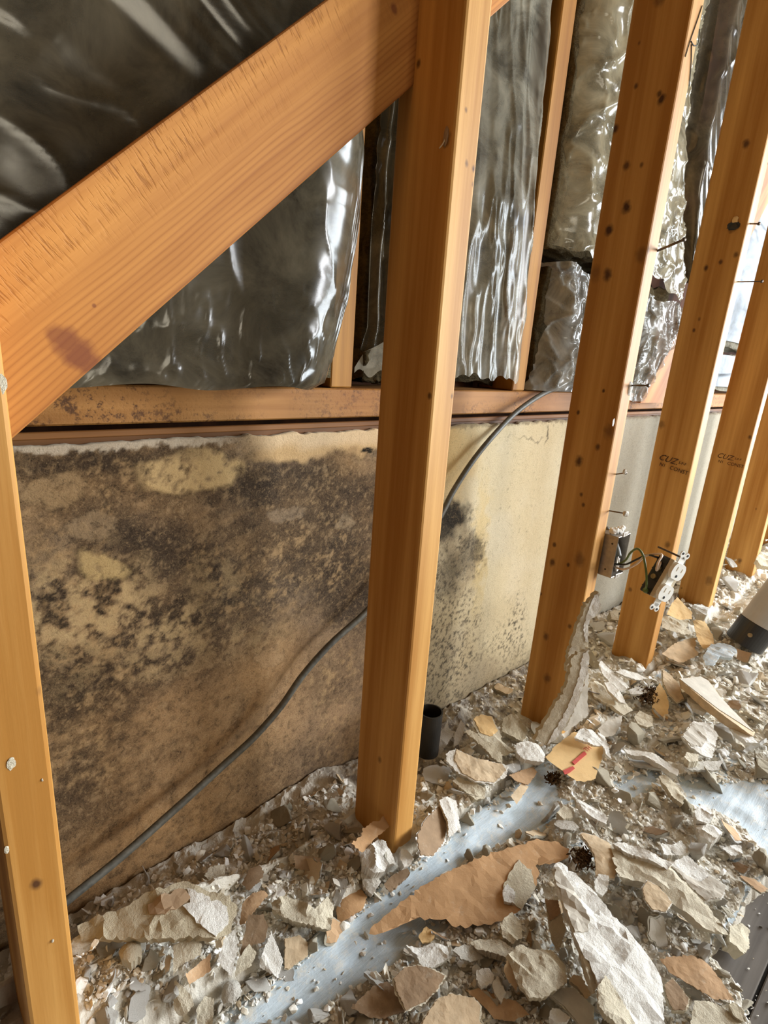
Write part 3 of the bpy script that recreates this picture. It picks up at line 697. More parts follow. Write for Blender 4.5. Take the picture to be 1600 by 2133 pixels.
brm = blur(inpoly(BU, BV, BARE).astype(float), 3); BZ = BZ * (1 - brm) - .02 * brm
BZ = BZ + (1 - np.maximum(icl, brm)) * (.007 * (fbm(BX, BY, 90, 3, 76, .7) - .5) + .012 * ridge(BX, BY, 34, 77, 2) ** 4 * .5)
cb_ = np.ones(BX.shape + (3,)) * L((230, 222, 206)); m_ = fbm(BX, BY, 60, 4, 80, .7)
cb_ = over(cb_, sstep(.45, .7, m_), (238, 232, 218)); cb_ = over(cb_, sstep(.36, .22, m_) * .7, (140, 122, 96))
dirtz = sstep(.50, .53, BY) * sstep(.48, .54, BX) * sstep(1.35, 1.15, BX); cb_ = over(cb_, dirtz * .75 * sstep(.7, .35, m_), (112, 104, 100))
dirtz = sstep(1.25, 1.35, BX) * sstep(.42, .46, BY); cb_ = over(cb_, dirtz * .6 * sstep(.65, .35, m_), (96, 78, 60))
i_ = np.arange(BX.size).reshape(BX.shape)
F = np.stack([i_[:-1, :-1], i_[:-1, 1:], i_[1:, 1:], i_[1:, :-1]], -1)
low = (BZ < -.004); keep = ~(low[:-1, :-1] & low[1:, 1:] & low[:-1, 1:] & low[1:, :-1]); F = F[keep]
bv = np.stack([BX, BY, BZ], -1).reshape(-1, 3)
o = mesh('plaster_dust', bv, F.tolist(), None, None, False)
addcol(o.data, cb_.reshape(-1, 3)); o.data.materials.append(colattr('plaster_dust', .08, 380, .95, .8, .004))
tag(o, 'bed of crumbled plaster dust over floor and cloth', 'plaster dust', kind='stuff')

def zat(x, y):
    """Height of what lies under a piece: dust bed or cloth or floor."""
    i = min(max(np.searchsorted(gx, x) - 1, 0), len(gx) - 2); j = min(max(np.searchsorted(gy, y) - 1, 0), len(gy) - 2)
    a_ = min(max((x - gx[i]) / (gx[i + 1] - gx[i]), 0), 1); b_ = min(max((y - gy[j]) / (gy[j + 1] - gy[j]), 0), 1)
    h = (BZ[j, i] * (1 - a_) + BZ[j, i + 1] * a_) * (1 - b_) + (BZ[j + 1, i] * (1 - a_) + BZ[j + 1, i + 1] * a_) * b_
    if y < .415 and h < .02:
        u, v = px(np.array([x, y, .02]))
        if not inpoly(u, v, BARE): h = max(h, float(cloth_z(x, y)))
    return max(float(h), .0005)
def ground(u, v):
    z = .03
    for _ in range(4):
        P = onZ(u, v, z); z = zat(P[0], P[1])
    return onZ(u, v, z)

# ------------------------------------------------------------------ pieces traced one by one
def resample(poly, step, jit, rs):
    out = []
    n = len(poly)
    for i in range(n):
        a_, b_ = np.array(poly[i]), np.array(poly[(i + 1) % n]); m_ = max(1, int(np.linalg.norm(b_ - a_) / step))
        d = b_ - a_; nn = np.array([-d[1], d[0]]) / (np.linalg.norm(d) + 1e-9)
        for k in range(m_):
            p = a_ + d * k / m_
            out.append(p + nn * rs.normal() * jit * (1 if k else .6))
    return out
def shell(name, poly2, to3, nrm, hfun, th, step, jit, seed, mat, parent=None, rough=.0, under=.85):
    """A broken sheet: outline poly2 in its own plane, top raised by hfun, ragged sides, thickness th."""
    rs = np.random.RandomState(seed)
    ring = resample(poly2, step * .55, jit, rs)
    pts = [Vector(p) for p in ring]; nb = len(pts)
    arr = np.array(ring); lo, hi = arr.min(0), arr.max(0)
    g = np.stack(np.meshgrid(np.arange(lo[0], hi[0], step), np.arange(lo[1], hi[1], step)), -1).reshape(-1, 2) + rs.uniform(-.3, .3, (1, 2)) * step
    g = g + rs.uniform(-.25, .25, g.shape) * step
    ins = inpoly(g[:, 0], g[:, 1], ring)
    dm = np.array([np.min(np.linalg.norm(arr - q, axis=1)) for q in g]) if len(g) else np.zeros(0)
    for q in g[ins & (dm > step * .45)] if len(g) else []: pts.append(Vector(q))
    v2, e2, f2, *_ = delaunay_2d_cdt(pts, [(i, (i + 1) % nb) for i in range(nb)], [], 1, 1e-6)
    V2 = np.array([[p.x, p.y] for p in v2]); n = len(V2)
    cnt = {}
    for f in f2:
        for i in range(len(f)):
            e = tuple(sorted((f[i], f[(i + 1) % len(f)]))); cnt[e] = cnt.get(e, 0) + 1
    c2 = arr.mean(0)
    top = np.array([to3(p) for p in V2]) + np.outer(hfun(V2), nrm)
    V2u = c2 + (V2 - c2) * (under + .0 * V2)
    bot = np.array([to3(p) for p in V2u]) - np.outer(th * (1 + .3 * (fbm(V2[:, 0], V2[:, 1], 60, 3, seed) - .5)), nrm) + np.outer(hfun(V2) * .55, nrm)
    faces = [tuple(f) for f in f2] + [tuple(i + n for i in reversed(f)) for f in f2]
    for f in f2:
        for i in range(len(f)):
            a_, b_ = f[i], f[(i + 1) % len(f)]
            if cnt[tuple(sorted((a_, b_)))] == 1: faces.append((b_, a_, a_ + n, b_ + n))
    return mesh(name, np.vstack([top, bot]), faces, mat, parent, False, origin=None)
HEROPOLY = []
_hs = [100]
def piece(name, label, cat, crop, poly, th=.010, lift=.0, tilt=(0, 0), mat='cream', bumps=.004, bulge=.0, curl=0.0, skin=None, skinmat=None, step=None, group=None, jit=None, patches=(), hero=True, hug=False):
    _hs[0] += 1; seed = _hs[0]
    x0, y0, s = crop
    pp = [(x0 + a_ / s, y0 + b_ / s) for a_, b_ in poly]
    if hero: HEROPOLY.append(pp)
    cu = sum(p[0] for p in pp) / len(pp); cv = sum(p[1] for p in pp) / len(pp)
    P0 = ground(cu, cv); zc = P0[2] + th * .8 + lift
    n = np.array([tilt[0], tilt[1], 1.0]); n /= np.linalg.norm(n)
    for _ in range(4):                            # lift a tilted piece until its low side rests on what lies below
        P0 = onZ(cu, cv, zc); sink = 0
        for q in pp:
            w_ = onPlane(q[0], q[1], P0, n); sink = max(sink, zat(w_[0], w_[1]) - w_[2])
        if sink < .006: break
        zc += (sink - .005) * .6
    ex = np.cross([0, 1, 0], n); ex /= np.linalg.norm(ex); ey = np.cross(n, ex)
    to2 = lambda u, v: (lambda d: (float(d @ ex), float(d @ ey)))(onPlane(u, v, P0, n) - P0)
    to3 = lambda p: P0 + ex * p[0] + ey * p[1]
    poly2 = [to2(*p) for p in pp]
    arr = np.array(poly2); size = max(np.ptp(arr[:, 0]), np.ptp(arr[:, 1])); rad = size / 2
    step = step or float(np.clip(size / 18, .003, .0075)); jit = step * .16 if jit is None else jit
    def hf(p):
        p = np.asarray(p); r2 = (p[:, 0] ** 2 + p[:, 1] ** 2) / rad ** 2
        h = bumps * ((fbm(p[:, 0], p[:, 1], 38, 4, seed, .6) - .5) * 2) + bulge * (1 - r2) + curl * r2
        if bumps > .0035: h = h * .6 + bumps * .7 * (ridge(p[:, 0] * 1.6, p[:, 1], 20, seed + 3, 2) ** 4 - .3)
        return h
    o = shell(name, poly2, to3, n, hf, th, step, jit, seed, M[mat])
    me = o.data; org = Vector((P0[0], P0[1], P0[2])); me.transform(Matrix.Translation(-org)); o.location = org
    tag(o, label, cat, group)
    def sub(nm, pl2, m_, up_):
        c_ = shell(nm, pl2, to3, n, lambda p: hf(p) + up_, .0007, step, jit * .8, seed + 50, M[m_], None, under=.995)
        # its underside sits in the piece, so only the sheet shows
        return kid(c_, o)
    if skin:                                     # whole or partial paper facing
        if skin is True: pl2 = [tuple(np.array(q) * .93) for q in poly2]
        else: pl2 = [to2(x0 + a_ / s, y0 + b_ / s) for a_, b_ in skin]
        sub('paper_facing', pl2, skinmat or 'tan', .0011)
    for k, (nm, pth, m_) in enumerate(patches):
        sub(nm, [to2(x0 + a_ / s, y0 + b_ / s) for a_, b_ in pth], m_, .0016 + .0004 * k)
    return o
A = (150, 1550, 2.667); B = (700, 1550, 3.2); Cc = (1100, 1650, 3.2); D = (1150, 1300, 3.556); Ee = (850, 1350, 4.0); G = (1350, 1050, 6.096); I1 = (700, 1600, 6.4); FX = (0, 0, 1)
def pc(*a, **k): return piece(*a, **k)
# left heap
pc('plaster_slab', 'large grey-brown plaster slab with a white broken patch, lying below the mouldy panel', 'plaster', A, [(60, 1085), (30, 1010), (120, 960), (270, 920), (440, 830), (620, 770), (690, 795), (870, 850), (925, 900), (865, 1060), (800, 1092), (700, 1078), (500, 1097), (380, 1098), (290, 1088)],
   th=.014, lift=.028, tilt=(-.1, -.25), mat='dirty', bumps=.006, bulge=.01, patches=[('broken_patch', [(640, 810), (740, 850), (860, 905), (868, 1000), (800, 1080), (710, 1020), (615, 910), (660, 890)], 'white'), ('paper_facing', [(430, 960), (425, 905), (520, 850), (620, 815), (660, 860), (600, 920), (520, 960)], 'dkbrown')])
pc('paper_scrap', 'grey-brown oval paper flake on the crumbs below the mouldy panel', 'paper scrap', A, [(945, 775), (985, 695), (1045, 672), (1068, 715), (1040, 770), (980, 812)], th=.002, lift=.006, mat='dkbrown', bumps=.001, bulge=.002)
pc('paper_scrap', 'dark brown squarish paper flake left of the second stud foot', 'paper scrap', A, [(1235, 615), (1385, 632), (1362, 705), (1240, 692)], th=.003, lift=.008, mat='dkbrown', bumps=.001, tilt=(0, -.3))
pc('plaster_flake', 'pale tan smooth flake against the cloth edge, left of the big kraft paper', 'plaster', A, [(1178, 1252), (1178, 1080), (1260, 1058), (1312, 1100), (1312, 1180), (1200, 1258)], th=.006, lift=.016, tilt=(-.1, -.5), mat='cream', bumps=.002, skin=True, skinmat='tan')
pc('plaster_flake', 'tall white pitted flake standing in the left heap beside brown paper', 'plaster', A, [(805, 1205), (850, 1080), (912, 1020), (918, 1150), (885, 1292)], th=.005, lift=.022, tilt=(-.3, -.7), mat='white', bumps=.003)
pc('plaster_flake', 'white pointed flake with a torn top beside the cloth, left heap', 'plaster', A, [(1045, 1195), (1108, 1035), (1135, 1110), (1172, 1200), (1142, 1305), (1045, 1240)], th=.006, lift=.018, tilt=(.0, -.6), mat='white', bumps=.005)
pc('plaster_flake', 'folded cream flake below the large grey-brown slab', 'plaster', A, [(560, 1285), (563, 1120), (640, 1068), (722, 1110), (712, 1172), (600, 1235)], th=.006, lift=.014, tilt=(-.2, -.5), mat='cream', bumps=.003)
pc('paper_scrap', 'warm brown paper scrap at the cloth edge left of the second stud', 'paper scrap', A, [(1465, 925), (1510, 860), (1600, 800), (1640, 850), (1610, 930), (1480, 1002)], th=.003, lift=.01, mat='kraft', bumps=.001, bulge=.004)
pc('paper_scrap', 'brown curled paper standing on edge in the left heap', 'paper scrap', A, [(620, 1292), (750, 1178), (758, 1270), (640, 1345)], th=.002, lift=.016, tilt=(.3, -.6), mat='brown', bumps=.001, curl=.006)
pc('plaster_chunk', 'lumpy white plaster mass with folds near the cloth, left of the second stud', 'plaster', A, [(1108, 870), (1180, 840), (1270, 870), (1340, 930), (1420, 850), (1455, 900), (1440, 1030), (1360, 1020), (1240, 1000), (1115, 940)], th=.016, lift=.012, tilt=(-.1, -.35), mat='cream', bumps=.009, bulge=.006)
pc('paper_scrap', 'dusty tan paper strip arching over the left heap', 'paper scrap', A, [(930, 1000), (945, 900), (1000, 835), (1070, 808), (1090, 840), (1010, 940), (960, 1000)], th=.002, lift=.014, mat='brown', bumps=.002, bulge=.005)
pc('paper_scrap', 'grey-brown dusty paper sheet in the middle of the left heap', 'paper scrap', A, [(930, 1180), (980, 950), (1060, 945), (1090, 1010), (1070, 1100), (1000, 1120)], th=.003, lift=.016, tilt=(-.2, -.4), mat='dkbrown', bumps=.002)
pc('plaster_flake', 'yellowish plaster flake lying beside the tall white flake', 'plaster', A, [(920, 1200), (985, 1110), (1025, 1160), (1000, 1230), (905, 1295)], th=.005, lift=.012, tilt=(-.2, -.5), mat='dirty', bumps=.003)
pc('plaster_flake', 'round grey plaster lump under the large grey-brown slab', 'plaster', A, [(260, 1160), (300, 1100), (380, 1110), (390, 1180), (330, 1225), (275, 1210)], th=.012, lift=.006, mat='dirty', bumps=.003, bulge=.01)
pc('plaster_flake', 'white flake on the crumbs just beside the mouldy panel foot', 'plaster', A, [(735, 730), (770, 680), (850, 668), (850, 760), (790, 790)], th=.005, lift=.006, mat='cream', bumps=.003, tilt=(0, -.3))
pc('plaster_flake', 'curved cream flake with a tan hollow, low in the left heap', 'plaster', A, [(560, 1400), (575, 1310), (660, 1390), (680, 1450), (620, 1520), (570, 1480)], th=.006, lift=.016, tilt=(-.3, -.5), mat='cream', bumps=.004)
pc('plaster_flake', 'broad cream plaster piece at the bottom edge of the left heap', 'plaster', A, [(690, 1470), (740, 1400), (790, 1410), (780, 1560), (700, 1580)], th=.008, lift=.014, mat='cream', bumps=.006, tilt=(-.2, -.4))
pc('plaster_flake', 'dusty oval plaster disc beside the cloth at the bottom', 'plaster', A, [(830, 1400), (850, 1320), (920, 1300), (945, 1370), (890, 1440), (840, 1440)], th=.008, lift=.012, mat='grey', bumps=.003, bulge=.006)
# round the second stud and the cloth
pc('kraft_sheet', 'big torn brown paper sheet lying on the drop cloth', 'paper scrap', B, [(220, 1270), (255, 1205), (430, 1062), (700, 882), (960, 770), (1180, 690), (1340, 640), (1480, 655), (1560, 700), (1545, 760), (1440, 770), (1345, 760), (1340, 930), (1225, 1130), (1100, 1192), (940, 1232), (800, 1228), (730, 1182), (620, 1182), (500, 1170), (400, 1212), (260, 1277)],
   th=.0022, lift=.010, mat='kraft', bumps=.0022, bulge=.004, tilt=(.0, -.05), step=.009, patches=[('plaster_crust', [(1150, 880), (1215, 785), (1300, 850), (1330, 960), (1230, 1120), (1130, 1060), (1110, 960)], 'dirty')])
pc('paper_scrap', 'brown oval paper flake with white torn edge right of the second stud foot', 'paper scrap', B, [(533, 640), (545, 590), (595, 495), (700, 395), (748, 520), (730, 655), (640, 755), (560, 752)], th=.005, lift=.020, tilt=(.35, -.55), mat='white', bumps=.001, skin=[(538, 640), (550, 592), (598, 500), (700, 402), (740, 520), (722, 650), (640, 748), (563, 745)], skinmat='dkbrown')
pc('plaster_flake', 'white broken flake beside the brown oval flake, right of the second stud', 'plaster', B, [(690, 370), (745, 350), (805, 372), (832, 560), (750, 625), (742, 520)], th=.006, lift=.012, tilt=(.2, -.4), mat='white', bumps=.004)
pc('plaster_slab', 'tan paper-faced slab with white ragged edges beside the black pipe', 'plaster', B, [(735, 110), (735, 60), (795, 28), (850, 55), (940, 95), (1110, 130), (1150, 150), (1140, 215), (1060, 262), (930, 255), (820, 195)], th=.009, lift=.022, tilt=(-.05, -.3), mat='white', bumps=.003, skin=[(790, 105), (800, 35), (850, 60), (940, 98), (1108, 134), (1132, 180), (1058, 255), (930, 247), (840, 190)], skinmat='tan')
pc('paper_scrap', 'dark tan paper flake at the head of the cloth strip', 'paper scrap', B, [(1155, 205), (1310, 150), (1342, 190), (1280, 272), (1195, 245)], th=.004, lift=.016, mat='brown', bumps=.001, tilt=(.1, -.2))
pc('paper_scrap', 'pale tan paper tip hanging over the cloth edge', 'paper scrap', B, [(1165, 345), (1235, 262), (1285, 282), (1205, 402)], th=.003, lift=.014, mat='tan', bumps=.001, tilt=(.1, -.3))
pc('plaster_slab', 'cream plaster slab behind the tan-faced slab, against the third stud', 'plaster', Ee, [(540, 590), (600, 552), (700, 575), (770, 700), (780, 770), (900, 870), (800, 900), (690, 830), (600, 740), (545, 650)], th=.008, lift=.02, tilt=(-.1, -.35), mat='cream', bumps=.004, skin=[(545, 595), (605, 560), (690, 580), (750, 690), (690, 740), (600, 710)], skinmat='box')
pc('plaster_slab', 'long grey-edged plaster strip leaning over the cream slab', 'plaster', Ee, [(478, 690), (520, 675), (700, 800), (790, 890), (785, 960), (720, 930), (600, 800), (500, 720)], th=.008, lift=.034, tilt=(-.2, -.4), mat='dirty', bumps=.003)
pc('plaster_chunk', 'cracked yellowish plaster block right of the black pipe', 'plaster', Ee, [(790, 590), (850, 555), (900, 570), (990, 700), (960, 770), (880, 740), (780, 700)], th=.012, lift=.014, tilt=(-.1, -.35), mat='dirty', bumps=.008)
pc('plaster_chunk', 'white plaster lump between the cream slab and the printed box piece', 'plaster', Ee, [(900, 800), (1000, 775), (1090, 800), (1145, 880), (1130, 950), (1050, 940), (960, 920), (905, 870)], th=.014, lift=.012, tilt=(0, -.3), mat='white', bumps=.007, bulge=.008)
pc('plaster_flake', 'upright white plaster flake beside the black pipe', 'plaster', Ee, [(230, 850), (240, 790), (330, 600), (345, 680), (390, 690), (330, 800), (270, 885)], th=.006, lift=.03, tilt=(-.5, -.8), mat='white', bumps=.004)
pc('plaster_flake', 'second upright white flake right of the black pipe', 'plaster', Ee, [(380, 830), (390, 720), (440, 600), (475, 640), (460, 720), (420, 800)], th=.006, lift=.03, tilt=(-.5, -.8), mat='white', bumps=.003)
pc('plaster_chunk', 'cream rubble piece under the tan-faced slab', 'plaster', Ee, [(370, 1110), (420, 1070), (500, 1110), (640, 1170), (640, 1250), (560, 1265), (480, 1200)], th=.012, lift=.008, tilt=(0, -.3), mat='cream', bumps=.006)
pc('plaster_chunk', 'angular tan-stained chunk at the second stud foot', 'plaster', I1, [(330, 1150), (440, 1050), (560, 930), (670, 970), (690, 1060), (620, 1190), (690, 1290), (640, 1400), (500, 1420), (350, 1310)], th=.022, lift=.010, tilt=(-.1, -.3), mat='white', bumps=.009, bulge=.008)
pc('plaster_chunk', 'white chunk propped against the front corner of the second stud', 'plaster', I1, [(630, 1100), (705, 1065), (740, 1130), (800, 1270), (720, 1280), (660, 1200)], th=.012, lift=.012, tilt=(-.2, -.4), mat='white', bumps=.004)
pc('plaster_chunk', 'rough white chunk just right of the second stud foot', 'plaster', I1, [(850, 1240), (860, 1090), (940, 1100), (1020, 1180), (1000, 1290), (900, 1340)], th=.014, lift=.010, tilt=(0, -.4), mat='white', bumps=.007)
pc('plaster_chunk', 'angular grey-white chunk in front of the second stud foot', 'plaster', I1, [(330, 1410), (370, 1380), (560, 1460), (590, 1530), (480, 1700), (380, 1590)], th=.014, lift=.010, tilt=(-.1, -.3), mat='white', bumps=.006)
# centre bottom
pc('paper_scrap', 'grey-brown paper-faced flake with a cream rim below the big paper sheet', 'paper scrap', B, [(378, 1562), (450, 1482), (545, 1468), (640, 1500), (738, 1545), (682, 1640), (602, 1722), (460, 1792), (392, 1650)], th=.006, lift=.020, tilt=(.0, -.15), mat='cream', bumps=.002, skin=True, skinmat='dkbrown')
pc('paper_scrap', 'dusty brown flake partly under the cream-rimmed flake at the bottom', 'paper scrap', B, [(103, 1755), (240, 1622), (340, 1578), (440, 1680), (462, 1785), (300, 1832), (220, 1822)], th=.004, lift=.010, mat='dkbrown', bumps=.002, tilt=(0, -.1))
pc('plaster_slab', 'rounded tan-grey slab at the bottom edge, centre', 'plaster', B, [(540, 1900), (600, 1800), (665, 1700), (760, 1660), (920, 1690), (972, 1745), (965, 1850), (1010, 1900)], th=.007, lift=.018, mat='cream', bumps=.002, skin=True, skinmat='tan')
pc('paper_scrap', 'brown paper sheet crusted with plaster at the bottom edge, centre right', 'paper scrap', B, [(870, 1645), (960, 1620), (1100, 1690), (1210, 1720), (1290, 1800), (1180, 1850), (1060, 1830), (985, 1740)], th=.003, lift=.006, mat='brown', bumps=.002)
pc('plaster_slab', 'rough pitted cream slab below the big paper sheet', 'plaster', B, [(1130, 1420), (1225, 1335), (1330, 1370), (1440, 1365), (1530, 1465), (1540, 1590), (1385, 1692), (1290, 1690), (1215, 1600), (1180, 1500)], th=.012, lift=.020, mat='cream', bumps=.007, bulge=.004)
pc('plaster_slab', 'dirty cream strip running into the rough pitted slab', 'plaster', B, [(890, 1320), (960, 1290), (1100, 1310), (1240, 1390), (1220, 1430), (1100, 1410), (950, 1370)], th=.010, lift=.010, mat='dirty', bumps=.006)
pc('plaster_flake', 'small tan chip on the white crumbs below the big paper sheet', 'plaster', B, [(550, 1280), (600, 1215), (665, 1265), (640, 1310), (575, 1325)], th=.004, lift=.010, mat='box', bumps=.002)
pc('plaster_flake', 'white jagged flake like a torn ticket below the paper sheet point', 'plaster', B, [(465, 1350), (560, 1355), (640, 1330), (740, 1345), (758, 1430), (640, 1490), (575, 1485), (540, 1420)], th=.008, lift=.012, mat='white', bumps=.005)
pc('plaster_flake', 'grey leaf-shaped flake left of the rough pitted slab', 'plaster', B, [(775, 1370), (860, 1328), (935, 1360), (990, 1420), (900, 1450), (830, 1425)], th=.006, lift=.014, mat='grey', bumps=.003, tilt=(0, -.3))
pc('plaster_flake', 'thin curved tan flake on edge left of the rough pitted slab', 'plaster', B, [(1118, 1500), (1140, 1440), (1165, 1480), (1215, 1600), (1200, 1645), (1150, 1580)], th=.004, lift=.022, mat='tan', bumps=.002, tilt=(-.3, -.4))
pc('plaster_flake', 'narrow brown-backed flake leaning beside the long white slab', 'plaster', B, [(1393, 1032), (1480, 1040), (1500, 1130), (1532, 1235), (1485, 1395), (1430, 1300)], th=.006, lift=.024, tilt=(-.4, -.3), mat='dirty', bumps=.003, skin=[(1397, 1035), (1478, 1045), (1495, 1130), (1470, 1150), (1425, 1180)], skinmat='dkbrown')
pc('plaster_chunk', 'pointed white chunk at the centre bottom, beside the cloth crumbs', 'plaster', B, [(940, 1500), (1020, 1490), (1058, 1540), (1040, 1590), (970, 1612), (935, 1560)], th=.012, lift=.010, mat='white', bumps=.005)
pc('plaster_chunk', 'white sliver standing between two tan flakes at the centre bottom', 'plaster', B, [(1040, 1600), (1080, 1540), (1130, 1650), (1105, 1720), (1060, 1660)], th=.008, lift=.012, mat='white', bumps=.004)
pc('plaster_chunk', 'cream crumb-crusted fold where the big paper sheet ends', 'plaster', B, [(1090, 1200), (1170, 1130), (1240, 1180), (1245, 1280), (1180, 1330), (1110, 1290)], th=.010, lift=.014, mat='cream', bumps=.007)
pc('plaster_chunk', 'small white cube of plaster lying on the big paper sheet', 'plaster', B, [(1110, 980), (1140, 935), (1195, 985), (1190, 1060), (1120, 1050)], th=.012, lift=.008, mat='white', bumps=.003)
# right bottom
pc('plaster_slab', 'longest white plaster slab, reaching the bottom edge of the frame', 'plaster', Cc, [(170, 490), (205, 460), (245, 480), (420, 660), (520, 800), (660, 960), (800, 1120), (890, 1240), (900, 1400), (920, 1560), (700, 1560), (560, 1430), (465, 1300), (400, 1150), (350, 1090), (290, 950), (250, 820), (185, 610)],
   th=.014, lift=.030, tilt=(.12, -.10), mat='white', bumps=.0075, bulge=.010, patches=[('paper_facing', [(175, 500), (205, 505), (265, 600), (320, 700), (350, 800), (400, 900), (370, 950), (300, 960), (250, 815), (190, 620)], 'greypaper')])
pc('plaster_slab', 'broad yellow-cream flake on the lower left flank of the longest slab', 'plaster', Cc, [(465, 1290), (520, 1220), (600, 1330), (680, 1460), (720, 1560), (600, 1560), (520, 1500), (470, 1400)], th=.010, lift=.044, tilt=(.1, -.15), mat='cream', bumps=.006)
pc('plaster_slab', 'cream flake halfway down the left flank of the longest slab', 'plaster', Cc, [(345, 1050), (400, 985), (470, 1070), (510, 1180), (440, 1340), (390, 1230)], th=.010, lift=.036, tilt=(0, -.2), mat='cream', bumps=.007)
pc('paper_scrap', 'tan crescent of facing paper above the longest slab', 'paper scrap', Cc, [(338, 275), (360, 262), (450, 292), (545, 352), (600, 440), (605, 520), (578, 590), (450, 565), (442, 460), (405, 385)], th=.004, lift=.022, mat='white', bumps=.002, bulge=.006, skin=True, skinmat='tan')
pc('plaster_flake', 'white flake below the tan crescent of paper', 'plaster', Cc, [(440, 600), (470, 550), (540, 565), (530, 650), (495, 695), (450, 660)], th=.006, lift=.018, mat='white', bumps=.004)
pc('plaster_slab', 'broad cream ridged slab in the middle of the right rubble', 'plaster', Cc, [(545, 365), (620, 345), (760, 400), (960, 480), (985, 560), (1080, 660), (1200, 760), (1335, 960), (1190, 925), (1100, 850), (960, 740), (880, 650), (760, 600), (600, 570)], th=.012, lift=.018, mat='cream', bumps=.007, bulge=.004)
pc('plaster_slab', 'white splintered strip along the top of the cream ridged slab', 'plaster', Cc, [(560, 345), (640, 330), (760, 370), (870, 425), (975, 465), (930, 510), (780, 440), (640, 390)], th=.010, lift=.028, mat='white', bumps=.006)
pc('plaster_flake', 'oval tan flake with a white rim on the cream ridged slab', 'plaster', Cc, [(758, 640), (790, 588), (860, 620), (930, 690), (965, 745), (925, 805), (830, 792), (775, 720)], th=.005, lift=.030, mat='white', bumps=.002, skin=True, skinmat='tan')
pc('plaster_slab', 'grey paper-faced slab with a white broken end, right rubble', 'plaster', Cc, [(948, 490), (980, 460), (1060, 425), (1205, 540), (1325, 625), (1292, 722), (1180, 735), (1075, 640), (1010, 560)], th=.009, lift=.022, mat='white', bumps=.004, skin=[(955, 500), (1060, 560), (1150, 600), (1215, 560), (1318, 630), (1288, 715), (1182, 727), (1080, 635)], skinmat='greypaper')
pc('paper_scrap', 'large brown paper sheet near the bare floor corner', 'paper scrap', Cc, [(878, 1112), (960, 1098), (1085, 1093), (1200, 1150), (1290, 1262), (1372, 1382), (1240, 1385), (1100, 1302), (950, 1212)], th=.003, lift=.010, mat='brown', bumps=.002, bulge=.003)
pc('plaster_flake', 'brown-grey rounded flake beside the longest slab, lower right', 'plaster', Cc, [(905, 1290), (960, 1235), (1010, 1290), (1078, 1385), (1055, 1465), (965, 1458), (920, 1380)], th=.008, lift=.012, mat='cream', bumps=.003, skin=True, skinmat='dkbrown')
pc('plaster_chunk', 'cream block standing alone at the edge of the bare floor', 'plaster', Cc, [(1342, 995), (1350, 890), (1420, 878), (1472, 925), (1474, 1040), (1442, 1078)], th=.020, lift=.012, tilt=(.2, -.3), mat='cream', bumps=.004)
pc('plaster_slab', 'pale cream sheet at the bottom right corner', 'plaster', Cc, [(1080, 1570), (1110, 1388), (1250, 1402), (1400, 1500), (1440, 1570)], th=.006, lift=.008, mat='cream', bumps=.003)
pc('plaster_chunk', 'small block on edge beside the bare floor at the bottom right', 'plaster', Cc, [(1340, 1410), (1390, 1400), (1445, 1460), (1430, 1520), (1370, 1480)], th=.012, lift=.010, mat='dirty', bumps=.003)
pc('paper_scrap', 'grey-tan broken sheet left of the longest slab at the bottom', 'paper scrap', Cc, [(130, 1350), (200, 1310), (300, 1300), (380, 1370), (442, 1430), (445, 1570), (360, 1570), (225, 1425)], th=.005, lift=.012, mat='cream', bumps=.002, skin=True, skinmat='greypaper')
pc('plaster_chunk', 'white oblong chunk on the grey-tan sheet at the bottom', 'plaster', Cc, [(140, 1500), (160, 1425), (210, 1430), (285, 1500), (255, 1535), (180, 1530)], th=.010, lift=.016, mat='white', bumps=.005)
pc('plaster_flake', 'curled brown-backed flake in the hollow left of the longest slab', 'plaster', Cc, [(270, 1260), (310, 1210), (360, 1230), (420, 1350), (390, 1380), (320, 1290)], th=.005, lift=.014, mat='tan', bumps=.003)
pc('plaster_chunk', 'white wedge on the cream crumbs right of centre', 'plaster', Cc, [(1112, 222), (1250, 230), (1302, 268), (1225, 342), (1145, 295)], th=.016, lift=.010, mat='white', bumps=.005, bulge=.005)
pc('plaster_chunk', 'flat white chunk below the cloth patch at the right', 'plaster', Cc, [(1298, 372), (1370, 345), (1422, 352), (1435, 412), (1355, 422)], th=.010, lift=.008, mat='white', bumps=.004)
pc('plaster_chunk', 'white toothed chunk on the crumbs right of the tan crescent', 'plaster', Cc, [(878, 342), (960, 350), (1020, 325), (1085, 398), (1020, 420), (905, 418)], th=.012, lift=.008, mat='white', bumps=.005)
pc('plaster_chunk', 'round white lump above the white wedge, beside the cloth', 'plaster', Cc, [(1105, 150), (1150, 90), (1215, 110), (1230, 170), (1190, 215), (1120, 200)], th=.018, lift=.008, mat='white', bumps=.006, bulge=.008)
pc('plaster_slab', 'splintered white strip right of the cloth head', 'plaster', Cc, [(320, 60), (345, 55), (480, 120), (530, 180), (520, 220), (400, 150), (335, 110)], th=.010, lift=.016, mat='white', bumps=.005)
pc('plaster_flake', 'grey oval flake lying beside the head of the cloth', 'plaster', Cc, [(172, 215), (200, 185), (300, 195), (345, 235), (310, 258), (220, 245)], th=.006, lift=.012, mat='grey', bumps=.002)
pc('plaster_chunk', 'yellowish nugget beside the head of the cloth', 'plaster', Cc, [(190, 140), (240, 90), (285, 120), (300, 165), (240, 178)], th=.014, lift=.010, mat='cream', bumps=.004)
